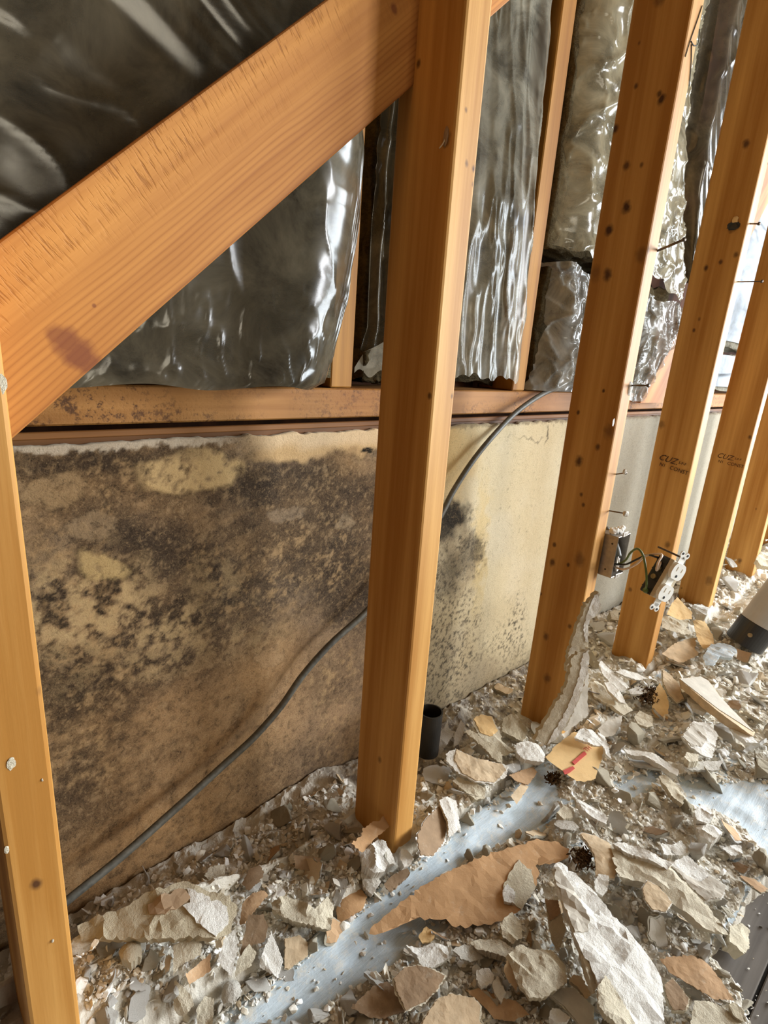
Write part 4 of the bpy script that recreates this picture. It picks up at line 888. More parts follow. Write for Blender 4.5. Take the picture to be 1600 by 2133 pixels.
# right middle
pc('plaster_slab', 'long cream plank-like offcut with a tan edge, right rubble', 'plaster', D, [(940, 405), (1100, 388), (1160, 420), (1255, 545), (1380, 680), (1505, 800), (1490, 832), (1235, 650)], th=.018, lift=.028, tilt=(.15, -.25), mat='tan', bumps=.001, jit=.0004, skin=[(945, 408), (1100, 391), (1158, 423), (1252, 548), (1378, 682), (1495, 800), (1240, 640)], skinmat='greypaper')
pc('plaster_slab', 'pale tan board end left of the plank-like offcut', 'plaster', D, [(815, 332), (870, 365), (940, 440), (985, 560), (930, 590), (860, 520), (818, 430)], th=.010, lift=.030, tilt=(-.2, -.4), mat='cream', bumps=.002, skin=True, skinmat='tan')
pc('plaster_slab', 'grey rounded slab with a white rim, middle of the right rubble', 'plaster', D, [(958, 835), (1050, 718), (1160, 738), (1232, 820), (1190, 990), (1120, 970), (1030, 915)], th=.010, lift=.024, tilt=(0, -.3), mat='white', bumps=.004, skin=[(962, 835), (1050, 730), (1120, 760), (1150, 850), (1110, 910), (1030, 905)], skinmat='greypaper')
pc('plaster_slab', 'grey-pink sheet with a small cube on it, right rubble', 'plaster', D, [(968, 1045), (1050, 1015), (1150, 1020), (1270, 1005), (1235, 1082), (1020, 1080)], th=.006, lift=.012, mat='grey', bumps=.002)
pc('plaster_chunk', 'small cream cube resting on the grey-pink sheet', 'plaster', D, [(980, 985), (1000, 948), (1085, 965), (1082, 1015), (1020, 1020)], th=.014, lift=.022, mat='cream', bumps=.002)
pc('plaster_flake', 'cream flake below the dark mould clump', 'plaster', D, [(608, 685), (650, 640), (742, 690), (752, 752), (700, 765), (635, 735)], th=.007, lift=.014, mat='cream', bumps=.003)
pc('paper_scrap', 'bent tan paper scrap right of the dark mould clump', 'paper scrap', D, [(745, 520), (800, 435), (850, 520), (865, 600), (860, 702), (770, 690), (740, 640)], th=.003, lift=.018, tilt=(-.3, -.4), mat='box', bumps=.002)
pc('plaster_slab', 'uppermost white shard of the stack left of the dark clump', 'plaster', D, [(345, 300), (365, 270), (430, 330), (510, 400), (575, 470), (520, 500), (430, 430), (370, 370)], th=.008, lift=.040, tilt=(-.2, -.4), mat='white', bumps=.004)
pc('plaster_slab', 'middle white shard of the stack left of the dark clump', 'plaster', D, [(390, 430), (430, 425), (520, 520), (550, 590), (500, 575), (420, 500)], th=.008, lift=.032, tilt=(-.2, -.4), mat='white', bumps=.004)
pc('plaster_slab', 'lowest long shard of the stack left of the dark clump', 'plaster', D, [(280, 435), (340, 425), (440, 500), (540, 590), (600, 640), (530, 672), (430, 600), (310, 530)], th=.010, lift=.024, tilt=(-.1, -.4), mat='cream', bumps=.005)
pc('plaster_flake', 'long thin white flake over the stack of shards', 'plaster', D, [(470, 350), (540, 335), (620, 360), (712, 405), (620, 412), (540, 385)], th=.005, lift=.042, mat='white', bumps=.003, tilt=(0, -.3))
pc('plaster_flake', 'white blade-shaped flake between the shards and the tan scrap', 'plaster', D, [(565, 490), (640, 465), (725, 495), (650, 520), (585, 515)], th=.006, lift=.024, mat='white', bumps=.003)
pc('plaster_chunk', 'white ragged slab under the plank-like offcut', 'plaster', D, [(985, 510), (1010, 490), (1090, 560), (1165, 620), (1140, 660), (1050, 620)], th=.012, lift=.018, mat='white', bumps=.005)
pc('plaster_slab', 'white ridge of plaster beside the printed box piece', 'plaster', D, [(530, 920), (620, 930), (760, 960), (940, 1080), (930, 1120), (820, 1060), (680, 980), (560, 950)], th=.010, lift=.014, mat='white', bumps=.005)
pc('plaster_slab', 'white splinter at the tip of the grey cloth patch', 'plaster', D, [(790, 1120), (850, 1130), (920, 1190), (980, 1290), (970, 1340), (880, 1270), (820, 1180)], th=.010, lift=.014, mat='cream', bumps=.005)
pc('paper_scrap', 'grey-tan paper flake above the printed box piece', 'paper scrap', D, [(340, 780), (400, 720), (520, 672), (515, 740), (460, 820), (380, 840)], th=.003, lift=.018, mat='greypaper', bumps=.002, tilt=(-.1, -.3))
pc('plaster_slab', 'white chunk at the right edge below the plank-like offcut', 'plaster', D, [(1305, 730), (1370, 725), (1440, 790), (1530, 880), (1440, 880), (1350, 800)], th=.010, lift=.020, mat='white', bumps=.005)
# beyond, at the foot of the fourth stud
pc('paper_scrap', 'smooth tan paper sheet in front of the fourth stud foot', 'paper scrap', G, [(180, 1905), (250, 1830), (350, 1762), (500, 1715), (620, 1690), (595, 1850), (645, 1892), (560, 1960), (440, 2012), (380, 2012)], th=.004, lift=.026, mat='tan', bumps=.002, tilt=(-.05, -.15))
pc('paper_scrap', 'tan pointed paper sheet leaning behind the hanging outlet', 'paper scrap', G, [(235, 1400), (300, 1262), (375, 1180), (440, 1250), (555, 1370), (560, 1460), (400, 1470)], th=.004, lift=.06, mat='box', bumps=.002, tilt=(-.25, -.7))
pc('paper_scrap', 'yellow-cream creased sheet right of the fourth stud foot', 'paper scrap', G, [(185, 1435), (380, 1402), (540, 1442), (490, 1570), (560, 1650), (440, 1660), (280, 1600), (170, 1560)], th=.004, lift=.034, mat='cream', bumps=.005, tilt=(-.1, -.3))
pc('paper_scrap', 'brown-yellow paper sheet beside the black collar of the tube', 'paper scrap', G, [(570, 1480), (680, 1430), (780, 1590), (830, 1680), (845, 1790), (700, 1840), (630, 1720)], th=.004, lift=.026, mat='box', bumps=.003, tilt=(-.05, -.25))
pc('plaster_chunk', 'pale round chunk at the foot of the fifth stud', 'plaster', G, [(545, 1330), (600, 1280), (690, 1270), (770, 1330), (740, 1420), (620, 1400)], th=.02, lift=.02, mat='grey', bumps=.006, bulge=.01)
pc('plaster_slab', 'cream slab end by the sixth stud at the right edge', 'plaster', G, [(1370, 700), (1420, 620), (1540, 600), (1600, 620), (1600, 800), (1440, 780)], th=.02, lift=.07, mat='cream', bumps=.004, tilt=(-.2, -.4))
pc('brick_bit', 'pinkish brick bit against the panel between third and fourth studs', 'rubble', (1000, 1150, 4.571), [(1235, 570), (1280, 550), (1320, 560), (1320, 650), (1250, 640)], th=.02, lift=.01, mat='dirty', bumps=.003, tilt=(-.2, -.5))
pc('paper_scrap', 'brown bent card strip caught on the second stud foot', 'paper scrap', I1, [(185, 1025), (340, 900), (345, 825), (490, 715), (580, 700), (660, 600), (680, 590), (720, 720), (690, 800), (600, 880), (500, 960), (370, 1120), (330, 1140)], th=.003, lift=.035, mat='kraft', bumps=.001, tilt=(-.1, -.6), curl=.006)
pc('board_strip', 'brown grey board edge in front of the second stud under the cloth fold', 'paper scrap', I1, [(640, 1560), (700, 1470), (930, 1310), (990, 1390), (800, 1580), (700, 1640)], th=.006, lift=.004, mat='dkbrown', bumps=.001)

pc('cloth_scrap', 'pale blue crumpled cloth fold in front of the black tube collar', 'cloth', G, [(690, 1960), (800, 1800), (900, 1770), (1060, 1790), (1130, 1880), (1060, 1990), (900, 1960), (830, 2060), (720, 2040)], th=.006, lift=.024, mat='cloth', bumps=.004, bulge=.012)
# printed box piece with its torn edge
bp = pc('box_piece', 'torn tan box piece with red printed bars, by the head of the cloth', 'cardboard', D, [(0, 935), (0, 920), (165, 795), (250, 830), (385, 905), (370, 1000), (315, 1150), (250, 1165), (180, 1163), (110, 1110), (45, 1062), (0, 1035), (-45, 985)], th=.004, lift=.026, tilt=(-.05, -.2), mat='box', bumps=.0006, jit=.0006)
pc('plaster_flake', 'white plaster flake lying across the printed box piece', 'plaster', D, [(165, 845), (210, 775), (300, 780), (388, 880), (380, 900), (312, 898), (240, 872)], th=.007, lift=.038, tilt=(-.05, -.2), mat='white', bumps=.005)
pc('plaster_chunk', 'white fibre-edged flake right of the printed box piece', 'plaster', D, [(335, 800), (390, 830), (440, 1000), (400, 960), (375, 900)], th=.006, lift=.030, mat='white', bumps=.004)
PB = np.array(bp.location); nB = np.array([-.05, -.2, 1]); nB /= np.linalg.norm(nB); PB = PB + nB * .0016
def onB(a_, b_): return onPlane(1150 + a_ / 3.556, 1300 + b_ / 3.556, PB, nB)
for q in ([(148, 1020), (240, 940), (258, 962), (168, 1040)], [(80, 1085), (155, 1050), (170, 1068), (130, 1100), (95, 1112)]):
    P_ = [onB(*p) for p in q]; k = len(P_)
    kid(mesh('red_bar', [*P_, *[p - nB * .0012 for p in P_]], [tuple(range(k)), tuple(range(2 * k - 1, k - 1, -1))] + [(i, (i + 1) % k, k + (i + 1) % k, k + i) for i in range(k)], M['red']), bp)
def text_mesh(name, body, size, mat, O, xdir, ydir, parent, shear=0.0):
    cu = bpy.data.curves.new(name, 'FONT'); cu.body = body; cu.size = size; cu.extrude = .0002; cu.shear = shear; cu.resolution_u = 2
    to = bpy.data.objects.new(name, cu); C.objects.link(to)
    me = bpy.data.meshes.new_from_object(to.evaluated_get(bpy.context.evaluated_depsgraph_get())); bpy.data.objects.remove(to); bpy.data.curves.remove(cu)
    xd = np.asarray(xdir, float); xd /= np.linalg.norm(xd); yd = np.asarray(ydir, float); yd = yd - xd * np.dot(xd, yd); yd /= np.linalg.norm(yd); zd = np.cross(xd, yd)
    me.transform(Matrix(((xd[0], yd[0], zd[0], O[0]), (xd[1], yd[1], zd[1], O[1]), (xd[2], yd[2], zd[2], O[2]), (0, 0, 0, 1))))
    me.name = name; me.materials.clear()
    o_ = link(name, me, mat); kid(o_, parent); return o_
b0 = onB(258, 950); b1_ = onB(300, 918); b2_ = onB(240, 925)
text_mesh('red_lettering', 'TH', .0125, M['red'], b0 + nB * .0004, b1_ - b0, b2_ - b0, bp)

# leaning broken slab against the third stud
E3 = (1000, 1150, 4.571)
def lean(name, label, poly, Pa, nrm, th, mat, bumps, seed, patches=(), parent=None):
    P0 = np.asarray(Pa, float); n = np.asarray(nrm, float); n /= np.linalg.norm(n)
    ex = np.cross([0, 0, 1.0], n); ex /= np.linalg.norm(ex); ey = np.cross(n, ex)
    t2 = lambda a_, b_: (lambda d: (float(d @ ex), float(d @ ey)))(onPlane(E3[0] + a_ / E3[2], E3[1] + b_ / E3[2], P0, n) - P0)
    t3 = lambda p: P0 + ex * p[0] + ey * p[1]
    hf = lambda p: bumps * (fbm(np.asarray(p)[:, 0], np.asarray(p)[:, 1], 40, 4, seed, .6) - .5) * 2
    o = shell(name, [t2(*q) for q in poly], t3, n, hf, th, .007, .0012, seed, M[mat], under=1.0)
    org = Vector(P0); o.data.transform(Matrix.Translation(-org)); o.location = org
    if label: tag(o, label, 'plaster')
    for nm, pth, m_ in patches:
        kid(shell(nm, [t2(*q) for q in pth], t3, n, lambda p: hf(p) + .0012, .0008, .006, .0008, seed + 5, M[m_], under=1.0), o)
    return o
pA = onY(1240, 1300, .415)
lean('plaster_slab', 'tall ragged plaster slab leaning against the front edge of the third stud, upper piece', [(1000, 490), (1060, 450), (1120, 378), (1138, 400), (1132, 450), (1152, 530), (1110, 600), (1060, 630), (1035, 690), (1030, 900), (960, 950), (870, 1015), (835, 1140), (825, 1080), (840, 960), (900, 800), (960, 620)],
     onY(1218, 1330, .392), (-.62, -.75, .25), .012, 'dirty', .004, 301, [('broken_edge', [(1020, 560), (1060, 460), (1120, 385), (1130, 460), (1145, 530), (1100, 600), (1045, 640), (1030, 700), (1028, 860), (1000, 850), (985, 700)], 'white')])
lean('plaster_slab', 'leaning plaster slab with a white broken edge, lower piece at the third stud', [(870, 1015), (960, 950), (1035, 930), (1042, 1000), (1030, 1140), (960, 1350), (880, 1550), (800, 1690), (720, 1790), (620, 1840), (520, 1792), (640, 1590), (760, 1390), (840, 1240)],
     onY(1195, 1440, .370), (-.60, -.72, .35), .013, 'dirty', .003, 302, [('broken_edge', [(985, 960), (1035, 935), (1040, 1000), (1025, 1140), (950, 1350), (870, 1540), (780, 1700), (700, 1795), (640, 1830), (680, 1740), (790, 1560), (880, 1360), (940, 1160)], 'white')])
lean('plaster_slab', 'grey paper-backed slab propped behind the leaning slab at the third stud', [(1028, 1140), (1030, 1330), (1028, 1560), (930, 1640), (840, 1700), (800, 1700), (880, 1540), (960, 1340)],
     onY(1215, 1470, .385), (-.35, -.8, .45), .008, 'greypaper', .002, 303)

# ------------------------------------------------------------------ electrical box, outlet
SX3 = STUD[2][0] + .0385
fy0, fy1 = .388, .4285
bz0, bz1 = .3835, .4615
bx0, bx1 = .9545, 1.002
eb = empty('electrical_box', (.978, .41, .384), 'open galvanised metal electrical box fixed to the third stud', 'electrical box')
def boxpart(name, lo, hi, mat, parent, bev=.0008):
    bm = bmesh.new(); bbox(bm, lo, hi, bev, 1); return bmobj(name, bm, mat, parent)
fy0 = .3985; bk = .452
boxpart('side_plate', (bx0, fy0, bz0), (bx0 + .0016, bk, bz1), M['steel'], eb)
boxpart('side_plate', (bx1 - .0016, fy0, bz0), (bx1, bk, bz1), M['steel'], eb)
boxpart('end_plate', (bx0, fy0, bz0), (bx1, bk, bz0 + .0016), M['steel'], eb)
boxpart('end_plate', (bx0, fy0, bz1 - .0016), (bx1, bk, bz1), M['steel'], eb)
boxpart('back_plate', (bx0, bk - .0016, bz0), (bx1, bk, bz1), M['steel'], eb)
for zz in (bz0 - .004, bz1 - .002):
    bm = bmesh.new(); bbox(bm, (.970, fy0 - .001, zz), (.988, fy0 + .0006, zz + .008), .0003, 1)
    bmesh.ops.create_cone(bm, segments=10, radius1=.0022, radius2=.0022, depth=.003, cap_ends=True, matrix=Matrix.Translation((.979, fy0, zz + .004)) @ Matrix.Rotation(math.pi / 2, 4, 'X'))
    bmobj('mounting_tab', bm, M['steel'], eb)
for (yy, zz) in ((.408, .447), (.412, .397)):
    bm = bmesh.new(); bmesh.ops.create_cone(bm, segments=10, radius1=.0018, radius2=.0018, depth=.001, cap_ends=True, matrix=Matrix.Translation((bx0, yy, zz)) @ Matrix.Rotation(math.pi / 2, 4, 'Y')); bmobj('rivet_hole', bm, M['black'], eb)
tube('cable_sheath', [(.985, .44, .462), (.985, .425, .45), (.984, .412, .432), (.982, .405, .418)], .0062, M['cable'], eb, 10, 6)
tube('cable_sheath', [(.992, .44, .460), (.993, .425, .44), (.991, .415, .42), (.989, .409, .405)], .0045, M['black'], eb, 10, 6)
tube('bare_loop', [(.980, .405, .42), (.974, .402, .402), (.978, .402, .392), (.985, .403, .396), (.986, .405, .415)], .0022, M['steel'], eb, 8, 6)
bm = bmesh.new()
rs = np.random.RandomState(5)
for i in range(9):
    m_ = Matrix.Translation((bx0 + .004 + .005 * i, fy0 + .012 + .012 * rs.rand(), bz1 + .003 + .004 * rs.rand())) @ Euler(rs.rand(3) * 3).to_matrix().to_4x4() @ Matrix.Diagonal((.008, .006, .004, 1))
    bmesh.ops.create_icosphere(bm, subdivisions=1, radius=1, matrix=m_)
o = bmobj('plaster_crust', bm, M['white'], eb)

# outlet hanging by its wires; a = along the strap, n = face normal, w = across the face
oc = CAM + ray(1396, 1212) * .90
dv0 = ray(1396, 1212); dv0 /= np.linalg.norm(dv0)
a_ = RIGHT * .504 + UP * .864; a_ -= dv0 * np.dot(a_, dv0); a_ /= np.linalg.norm(a_)
f_ = RIGHT * .80 - UP * .467
f_ = np.cross(a_, dv0); f_ = f_ if np.dot(f_, RIGHT) > 0 else -f_
nO = -dv0 * .55 + f_ * .835; nO /= np.linalg.norm(nO)
a_ = a_ - nO * np.dot(a_, nO); a_ /= np.linalg.norm(a_); wO = np.cross(a_, nO)
MO = Matrix(((wO[0], a_[0], nO[0], oc[0]), (wO[1], a_[1], nO[1], oc[1]), (wO[2], a_[2], nO[2], oc[2]), (0, 0, 0, 1)))
ot = empty('outlet', tuple(oc), 'white duplex outlet with black back dangling by its wires beside the fourth stud', 'outlet')
def opart(name, bm, mat):
    bm.transform(MO); return bmobj(name, bm, mat, ot)
def P_O(x, y, z): return np.array(MO @ Vector((x, y, z)))
bm = bmesh.new(); bbox(bm, (-.016, -.034, -.030), (.016, .034, -.008), .002, 2)
for s_ in (-1, 1):
    for yy in (-.024, -.008, .008, .024): bbox(bm, (s_ * .0155 - .002, yy - .001, -.029), (s_ * .0155 + .002, yy + .001, -.009))
opart('outlet_body', bm, M['black'])
bm = bmesh.new(); bbox(bm, (-.0165, -.034, -.009), (.0165, .034, -.001), .0015, 2); opart('collar', bm, M['beige'])
bm = bmesh.new(); bbox(bm, (-.008, -.046, -.002), (.008, .046, -.0005), .0004, 1)
opart('strap', bm, M['ivory'])
for s_ in (-1, 1):
    # receptacle face: circle clipped flat on two sides
    bm = bmesh.new(); pts = []
    for k in range(28):
        an = 2 * math.pi * k / 28; x_, y_ = .0172 * math.cos(an), .0172 * math.sin(an)
        pts.append((max(-.0165, min(.0165, x_)), max(-.0140, min(.0140, y_))))
    vb = [bm.verts.new((x_, y_ + s_ * .0195, -.006)) for x_, y_ in pts]; vt = [bm.verts.new((x_ * .97, y_ * .97 + s_ * .0195, .0042)) for x_, y_ in pts]
    bm.faces.new(vb[::-1]); bm.faces.new(vt)
    for k in range(28): bm.faces.new((vb[k], vb[(k + 1) % 28], vt[(k + 1) % 28], vt[k]))
    fo = opart('receptacle_face', bm, M['ivory'])
    for (x_, y_, w_, h_) in ((-.0062, .004, .0016, .0078), (.0062, .004, .0014, .0064)):
        bm = bmesh.new(); bbox(bm, (x_ - w_ / 2, s_ * .0195 + y_ - h_ / 2, .0036), (x_ + w_ / 2, s_ * .0195 + y_ + h_ / 2, .0046)); opart('blade_slot', bm, M['beige'])
    bm = bmesh.new(); bmesh.ops.create_cone(bm, segments=12, radius1=.0024, radius2=.0024, depth=.001, cap_ends=True, matrix=Matrix.Translation((0, s_ * .0195 - .0075, .0042))); opart('ground_hole', bm, M['black'])
    # plaster ears at the strap ends
    bm = bmesh.new()
    for sx_ in (-1, 1):
        for (ex_, ey_) in ((sx_ * .0065, s_ * .0485),):
            bmesh.ops.create_cone(bm, segments=14, radius1=.0052, radius2=.0052, depth=.0015, cap_ends=True, matrix=Matrix.Translation((ex_, ey_, -.0012)))
    bbox(bm, (-.0055, min(s_ * .040, s_ * .049), -.002), (.0055, max(s_ * .040, s_ * .049), -.0005))
    opart('strap_ear', bm, M['ivory'])
    bm = bmesh.new()
    for sx_ in (-1, 1): bmesh.ops.create_cone(bm, segments=10, radius1=.0021, radius2=.0021, depth=.0008, cap_ends=True, matrix=Matrix.Translation((sx_ * .0065, s_ * .0492, -.0002)))
    opart('ear_hole', bm, M['black'])
for yy, m_ in ((.011, 'brass'), (-.004, 'brass'), (-.030, 'green')):
    bm = bmesh.new(); bmesh.ops.create_cone(bm, segments=16, radius1=.0048, radius2=.0042, depth=.004, cap_ends=True, matrix=Matrix.Translation((-.0175, yy, -.018)) @ Matrix.Rotation(-math.pi / 2, 4, 'Y'))
    opart('terminal_screw', bm, M[m_])
bm = bmesh.new(); bmesh.ops.create_cone(bm, segments=10, radius1=.0016, radius2=.0016, depth=.05, cap_ends=True, matrix=Matrix.Translation((0, .043, -.025))); opart('mounting_screw', bm, M['nail'])
dO = np.linalg.norm(oc - CAM)
def wpt(u, v, f=None): # point of a wire between box and outlet
    return CAM + ray(u, v) * f
kid(tube('white_wire', [(.985, .41, .396), wpt(1300, 1186, .965), wpt(1325, 1175, .945), wpt(1345, 1158, .93), wpt(1372, 1154, .915), wpt(1379, 1158, .905), wpt(1371, 1172, .895), wpt(1368, 1188, .895), P_O(-.016, .022, -.02)], .0019, M['pinkwire'], None, 8, 6), ot)
kid(tube('black_wire', [(.983, .41, .402), wpt(1302, 1176, .962), wpt(1325, 1166, .945), wpt(1348, 1156, .93), wpt(1366, 1160, .915), P_O(.005, .03, -.028)], .0017, M['black'], None, 8, 6), ot)
kid(tube('green_wire', [(.987, .41, .398), wpt(1302, 1168, .962), wpt(1313, 1152, .945), wpt(1328, 1143, .93), wpt(1340, 1158, .92), wpt(1346, 1190, .91), wpt(1347, 1215, .90), P_O(-.018, -.029, -.018)], .0019, M['green'], None, 8, 6), ot)

# ------------------------------------------------------------------ nails, stamps, marks that belong to the studs
def nail(stud, a_uv, b_uv, ya, yb, r=.0014, head=.0032, mat='nail'):
    A_ = onY(*a_uv, ya); B_ = onY(*b_uv, yb)
    kid(tube('nail', [A_, B_], r, M[mat], None, 8, 1), studs[stud])
    d = (B_ - A_) / np.linalg.norm(B_ - A_)
    kid(tube('nail_head', [B_ - d * .0006, B_ + d * .0008], head, M[mat], None, 10, 1), studs[stud]); return B_, d
nail(2, (1366, 524), (1425, 499), .431, .372, .0020, .0032)
nail(2, (1310, 803), (1351, 803), .428, .388)
nail(2, (1281, 988), (1303, 985), .428, .400, .0012, .003)
hB, hd = nail(2, (1264, 1063), (1304, 1070), .428, .39, .0012, .003)
nail(3, (1561, 466), (1581, 466), .430, .405); nail(3, (1536, 587), (1587, 586), .430, .37, .0012, .003)
def blobmesh(name, P, sc, mat, parent, seed, rough=.35):
    bm = bmesh.new(); bmesh.ops.create_icosphere(bm, subdivisions=3, radius=1)
    rs_ = np.random.RandomState(seed); off = rs_.rand(3) * 50
    for v in bm.verts:
        k = 1 + rough * (float(fbm(v.co.x + off[0], v.co.y + v.co.z * .7 + off[1], 1.6, 3, seed)) - .5) * 2
        v.co = Vector((v.co.x * sc[0] * k + P[0], v.co.y * sc[1] * k + P[1], v.co.z * sc[2] * k + P[2]))
    o_ = bmobj(name, bm, mat, None)
    return kid(o_, parent) if parent else o_
blobmesh('paper_bit', onY(1311, 809, .425), (.007, .004, .011), M['white'], studs[2], 11)
blobmesh('paper_bit', hB, (.006, .004, .005), M['white'], studs[2], 12)
blobmesh('paper_bit', onY(1301, 983, .400), (.003, .003, .005), M['white'], studs[2], 13)
for i, (u, v, s_) in enumerate([(1347, 550, .004), (1350, 600, .0055), (1355, 575, .003), (1278, 880, .004)]): blobmesh('paint_fleck', onY(u, v, Y0 - .004), (s_ * .8, .0005, s_ * 1.6), M['white'], studs[2], 20 + i)
for i, (u, v, s_) in enumerate([(24, 1590, .006), (14, 1770, .004), (3, 800, .007), (88, 1625, .0015), (110, 1960, .002)]): blobmesh('paint_fleck', onY(u, v, Y0 + .003), (s_ * .45, .0004, s_ * .9), M['cream'], studs[0], 30 + i)
# torn knot on the fourth stud
blobmesh('torn_knot', onX(1527, 470, 1.3315), (.004, .012, .008), M['black'], studs[3], 41, .6)
blobmesh('splinter', onX(1532, 460, 1.3300), (.003, .005, .007), M['box'], studs[3], 42, .6)
blobmesh('splinter', onX(929, 285, .4718), (.0012, .003, .008), M['dkbrown'], studs[1], 43, .5)
kid(tube('splinter', [onX(927, 290, .4715), onX(922, 300, .469), onX(915, 309, .466)], .0007, M['tan'], None, 6, 3), studs[1])
def stamp(k, u, v, u2, v2, size):
    sx = STUD[k][0] - .0017
    O = onX(u, v, sx); X_ = onX(u2, v2, sx) - O
    Yd = np.array([0, 0, 1.0])
    text_mesh('grade_stamp', 'CUZ.', size * 1.5, M['ink'], O, X_, Yd, studs[k], .35)
    xd = X_ / np.linalg.norm(X_); yd = Yd - xd * np.dot(Yd, xd); yd /= np.linalg.norm(yd)
    text_mesh('grade_stamp', 'S-P-F', size * .62, M['ink'], O + xd * size * 3.5 + yd * size * .35, X_, Yd, studs[k])
    text_mesh('grade_stamp', 'N1', size * .85, M['ink'], O + xd * size * .6 - yd * size * 1.0, X_, Yd, studs[k])
    text_mesh('grade_stamp', 'CONST', size * .95, M['ink'], O + xd * size * 2.4 - yd * size * 1.05, X_, Yd, studs[k])
stamp(3, 1370, 956, 1428, 975, .0130); stamp(4, 1492, 952, 1546, 964, .0130)
for q in ([(1463, 12), (1452, 45), (1438, 85), (1428, 118)], [(1440, 86), (1446, 95), (1454, 91), (1458, 60)], [(1441, 92), (1440, 130), (1436, 180)]):
    kid(tube('pencil_mark', [onY(u, v, Y0 - .0072) for u, v in q], .0007, M['pen'], None, 6, 4), studs[2])

# ------------------------------------------------------------------ black pipe, tube, clumps
pt = ground(905, 1560)
bm = bmesh.new(); R0, R1_ = .021, .0185; ht = .085
rg = []
for (r_, z_) in ((R0, 0), (R0, ht), (R1_, ht), (R1_, .01)): rg.append([bm.verts.new((r_ * math.cos(2 * math.pi * k / 36), r_ * math.sin(2 * math.pi * k / 36), z_)) for k in range(36)])
for i in range(3):
    for k in range(36): bm.faces.new((rg[i][k], rg[i][(k + 1) % 36], rg[i + 1][(k + 1) % 36], rg[i + 1][k]))
bm.faces.new(rg[3]); bm.faces.new(rg[0][::-1])
pr = onY(907, 1487, .535)
o = bmobj('black_pipe', bm, M['black'], None, False); o.location = (pr[0], .545, max(.0, pr[2] - ht)); tag(o, 'short black pipe end standing open beside the second stud', 'pipe')

tdir = CAM + ray(1558, 1305) * 1.0
T0 = onZ(1549, 1341, .075); rT = .046
pa = onZ(1530, 1352, .12); pb_ = onZ(1640, 1210, .30)
T1 = np.array([T0[0] + .26, T0[1] - .10, .30])
# aim the axis so that it runs up and to the right in the photo: towards the room, away from the studs
dv1 = ray(1560, 1320); dv1 /= np.linalg.norm(dv1); ax_ = RIGHT * .60 + UP * .80; ax_ = ax_ - dv1 * (np.dot(ax_, dv1) + .12); ax_ /= np.linalg.norm(ax_)
tb_ = empty('grey_tube', tuple(T0), 'grey tube with a black riveted collar lying on the rubble at the right edge', 'tube')
def cyl(name, p, d, r0, r1, ln, mat, parent, seg_=40, cap=True):
    q = Vector((0, 0, 1)).rotation_difference(Vector(d)).to_matrix().to_4x4()
    bm = bmesh.new(); bmesh.ops.create_cone(bm, segments=seg_, radius1=r0, radius2=r1, depth=ln, cap_ends=cap, matrix=Matrix.Translation(Vector(np.asarray(p) + np.asarray(d) * ln / 2)) @ q)
    es = [e for e in bm.edges if len(e.link_faces) == 2 and e.calc_face_angle(0) > 1.0]
    bmesh.ops.bevel(bm, geom=es, offset=min(.0015, r0 * .2), segments=2, affect='EDGES')
    o_ = bmobj(name, bm, mat, parent, False); me_ = o_.data
    return o_
cyl('collar', T0, ax_, rT, rT, .066, M['black'], tb_)
cyl('tube_body', T0 + ax_ * .062, ax_, rT * .96, rT * .9, .55, M['tubegrey'], tb_)
vd = CAM - (T0 + ax_ * .026); vd = vd - ax_ * np.dot(vd, ax_); vd /= np.linalg.norm(vd)
cyl('rivet', T0 + ax_ * .034 + vd * (rT - .001), vd, .006, .005, .003, M['brass'], tb_, 16)
def clump(name, label, u, v, sc, seed, n=70):
    P = ground(u, v); rs_ = np.random.RandomState(seed); bm = bmesh.new()
    for i in range(n):
        d = rs_.normal(size=3) * np.array(sc) * .55; m_ = Matrix.Translation((d[0], d[1], abs(d[2]) + sc[2] * .5)) @ Euler(rs_.rand(3) * 6).to_matrix().to_4x4() @ Matrix.Diagonal((.0055, .0014, .0012, 1))
        bmesh.ops.create_icosphere(bm, subdivisions=1, radius=1, matrix=m_)
    o_ = bmobj(name, bm, M['mouldfluff']); o_.location = tuple(P + np.array([0, 0, .012])); tag(o_, label, 'mould')
clump('mould_clump', 'dark brown fluffy mould clump in the right rubble', 1347, 1468, (.024, .018, .012), 3, 420)
clump('mould_clump', 'small dark fluff at the head of the cloth strip', 1150, 1640, (.012, .01, .006), 4, 160)
clump('mould_clump', 'dark debris clump beside the tan crescent of paper', 1212, 1808, (.016, .012, .006), 5, 200)
wp = [ground(1208, 1467) + np.array([0, 0, .03]), ground(1225, 1470) + np.array([0, 0, .034]), ground(1246, 1472) + np.array([0, 0, .03])]
tag(tube('bent_nail', wp, .0013, M['nail'], None, 8, 5), 'thin dark nail sticking out beside the leaning slab', 'nail')
cz = onY(186, 798, .664); 
o = blobmesh('plaster_chip', (cz[0], .676, .694), (.0175, .008, .006), M['cream'], None, 51); tag(o, 'pale plaster chip lying on the ledge under the dark batt', 'plaster')

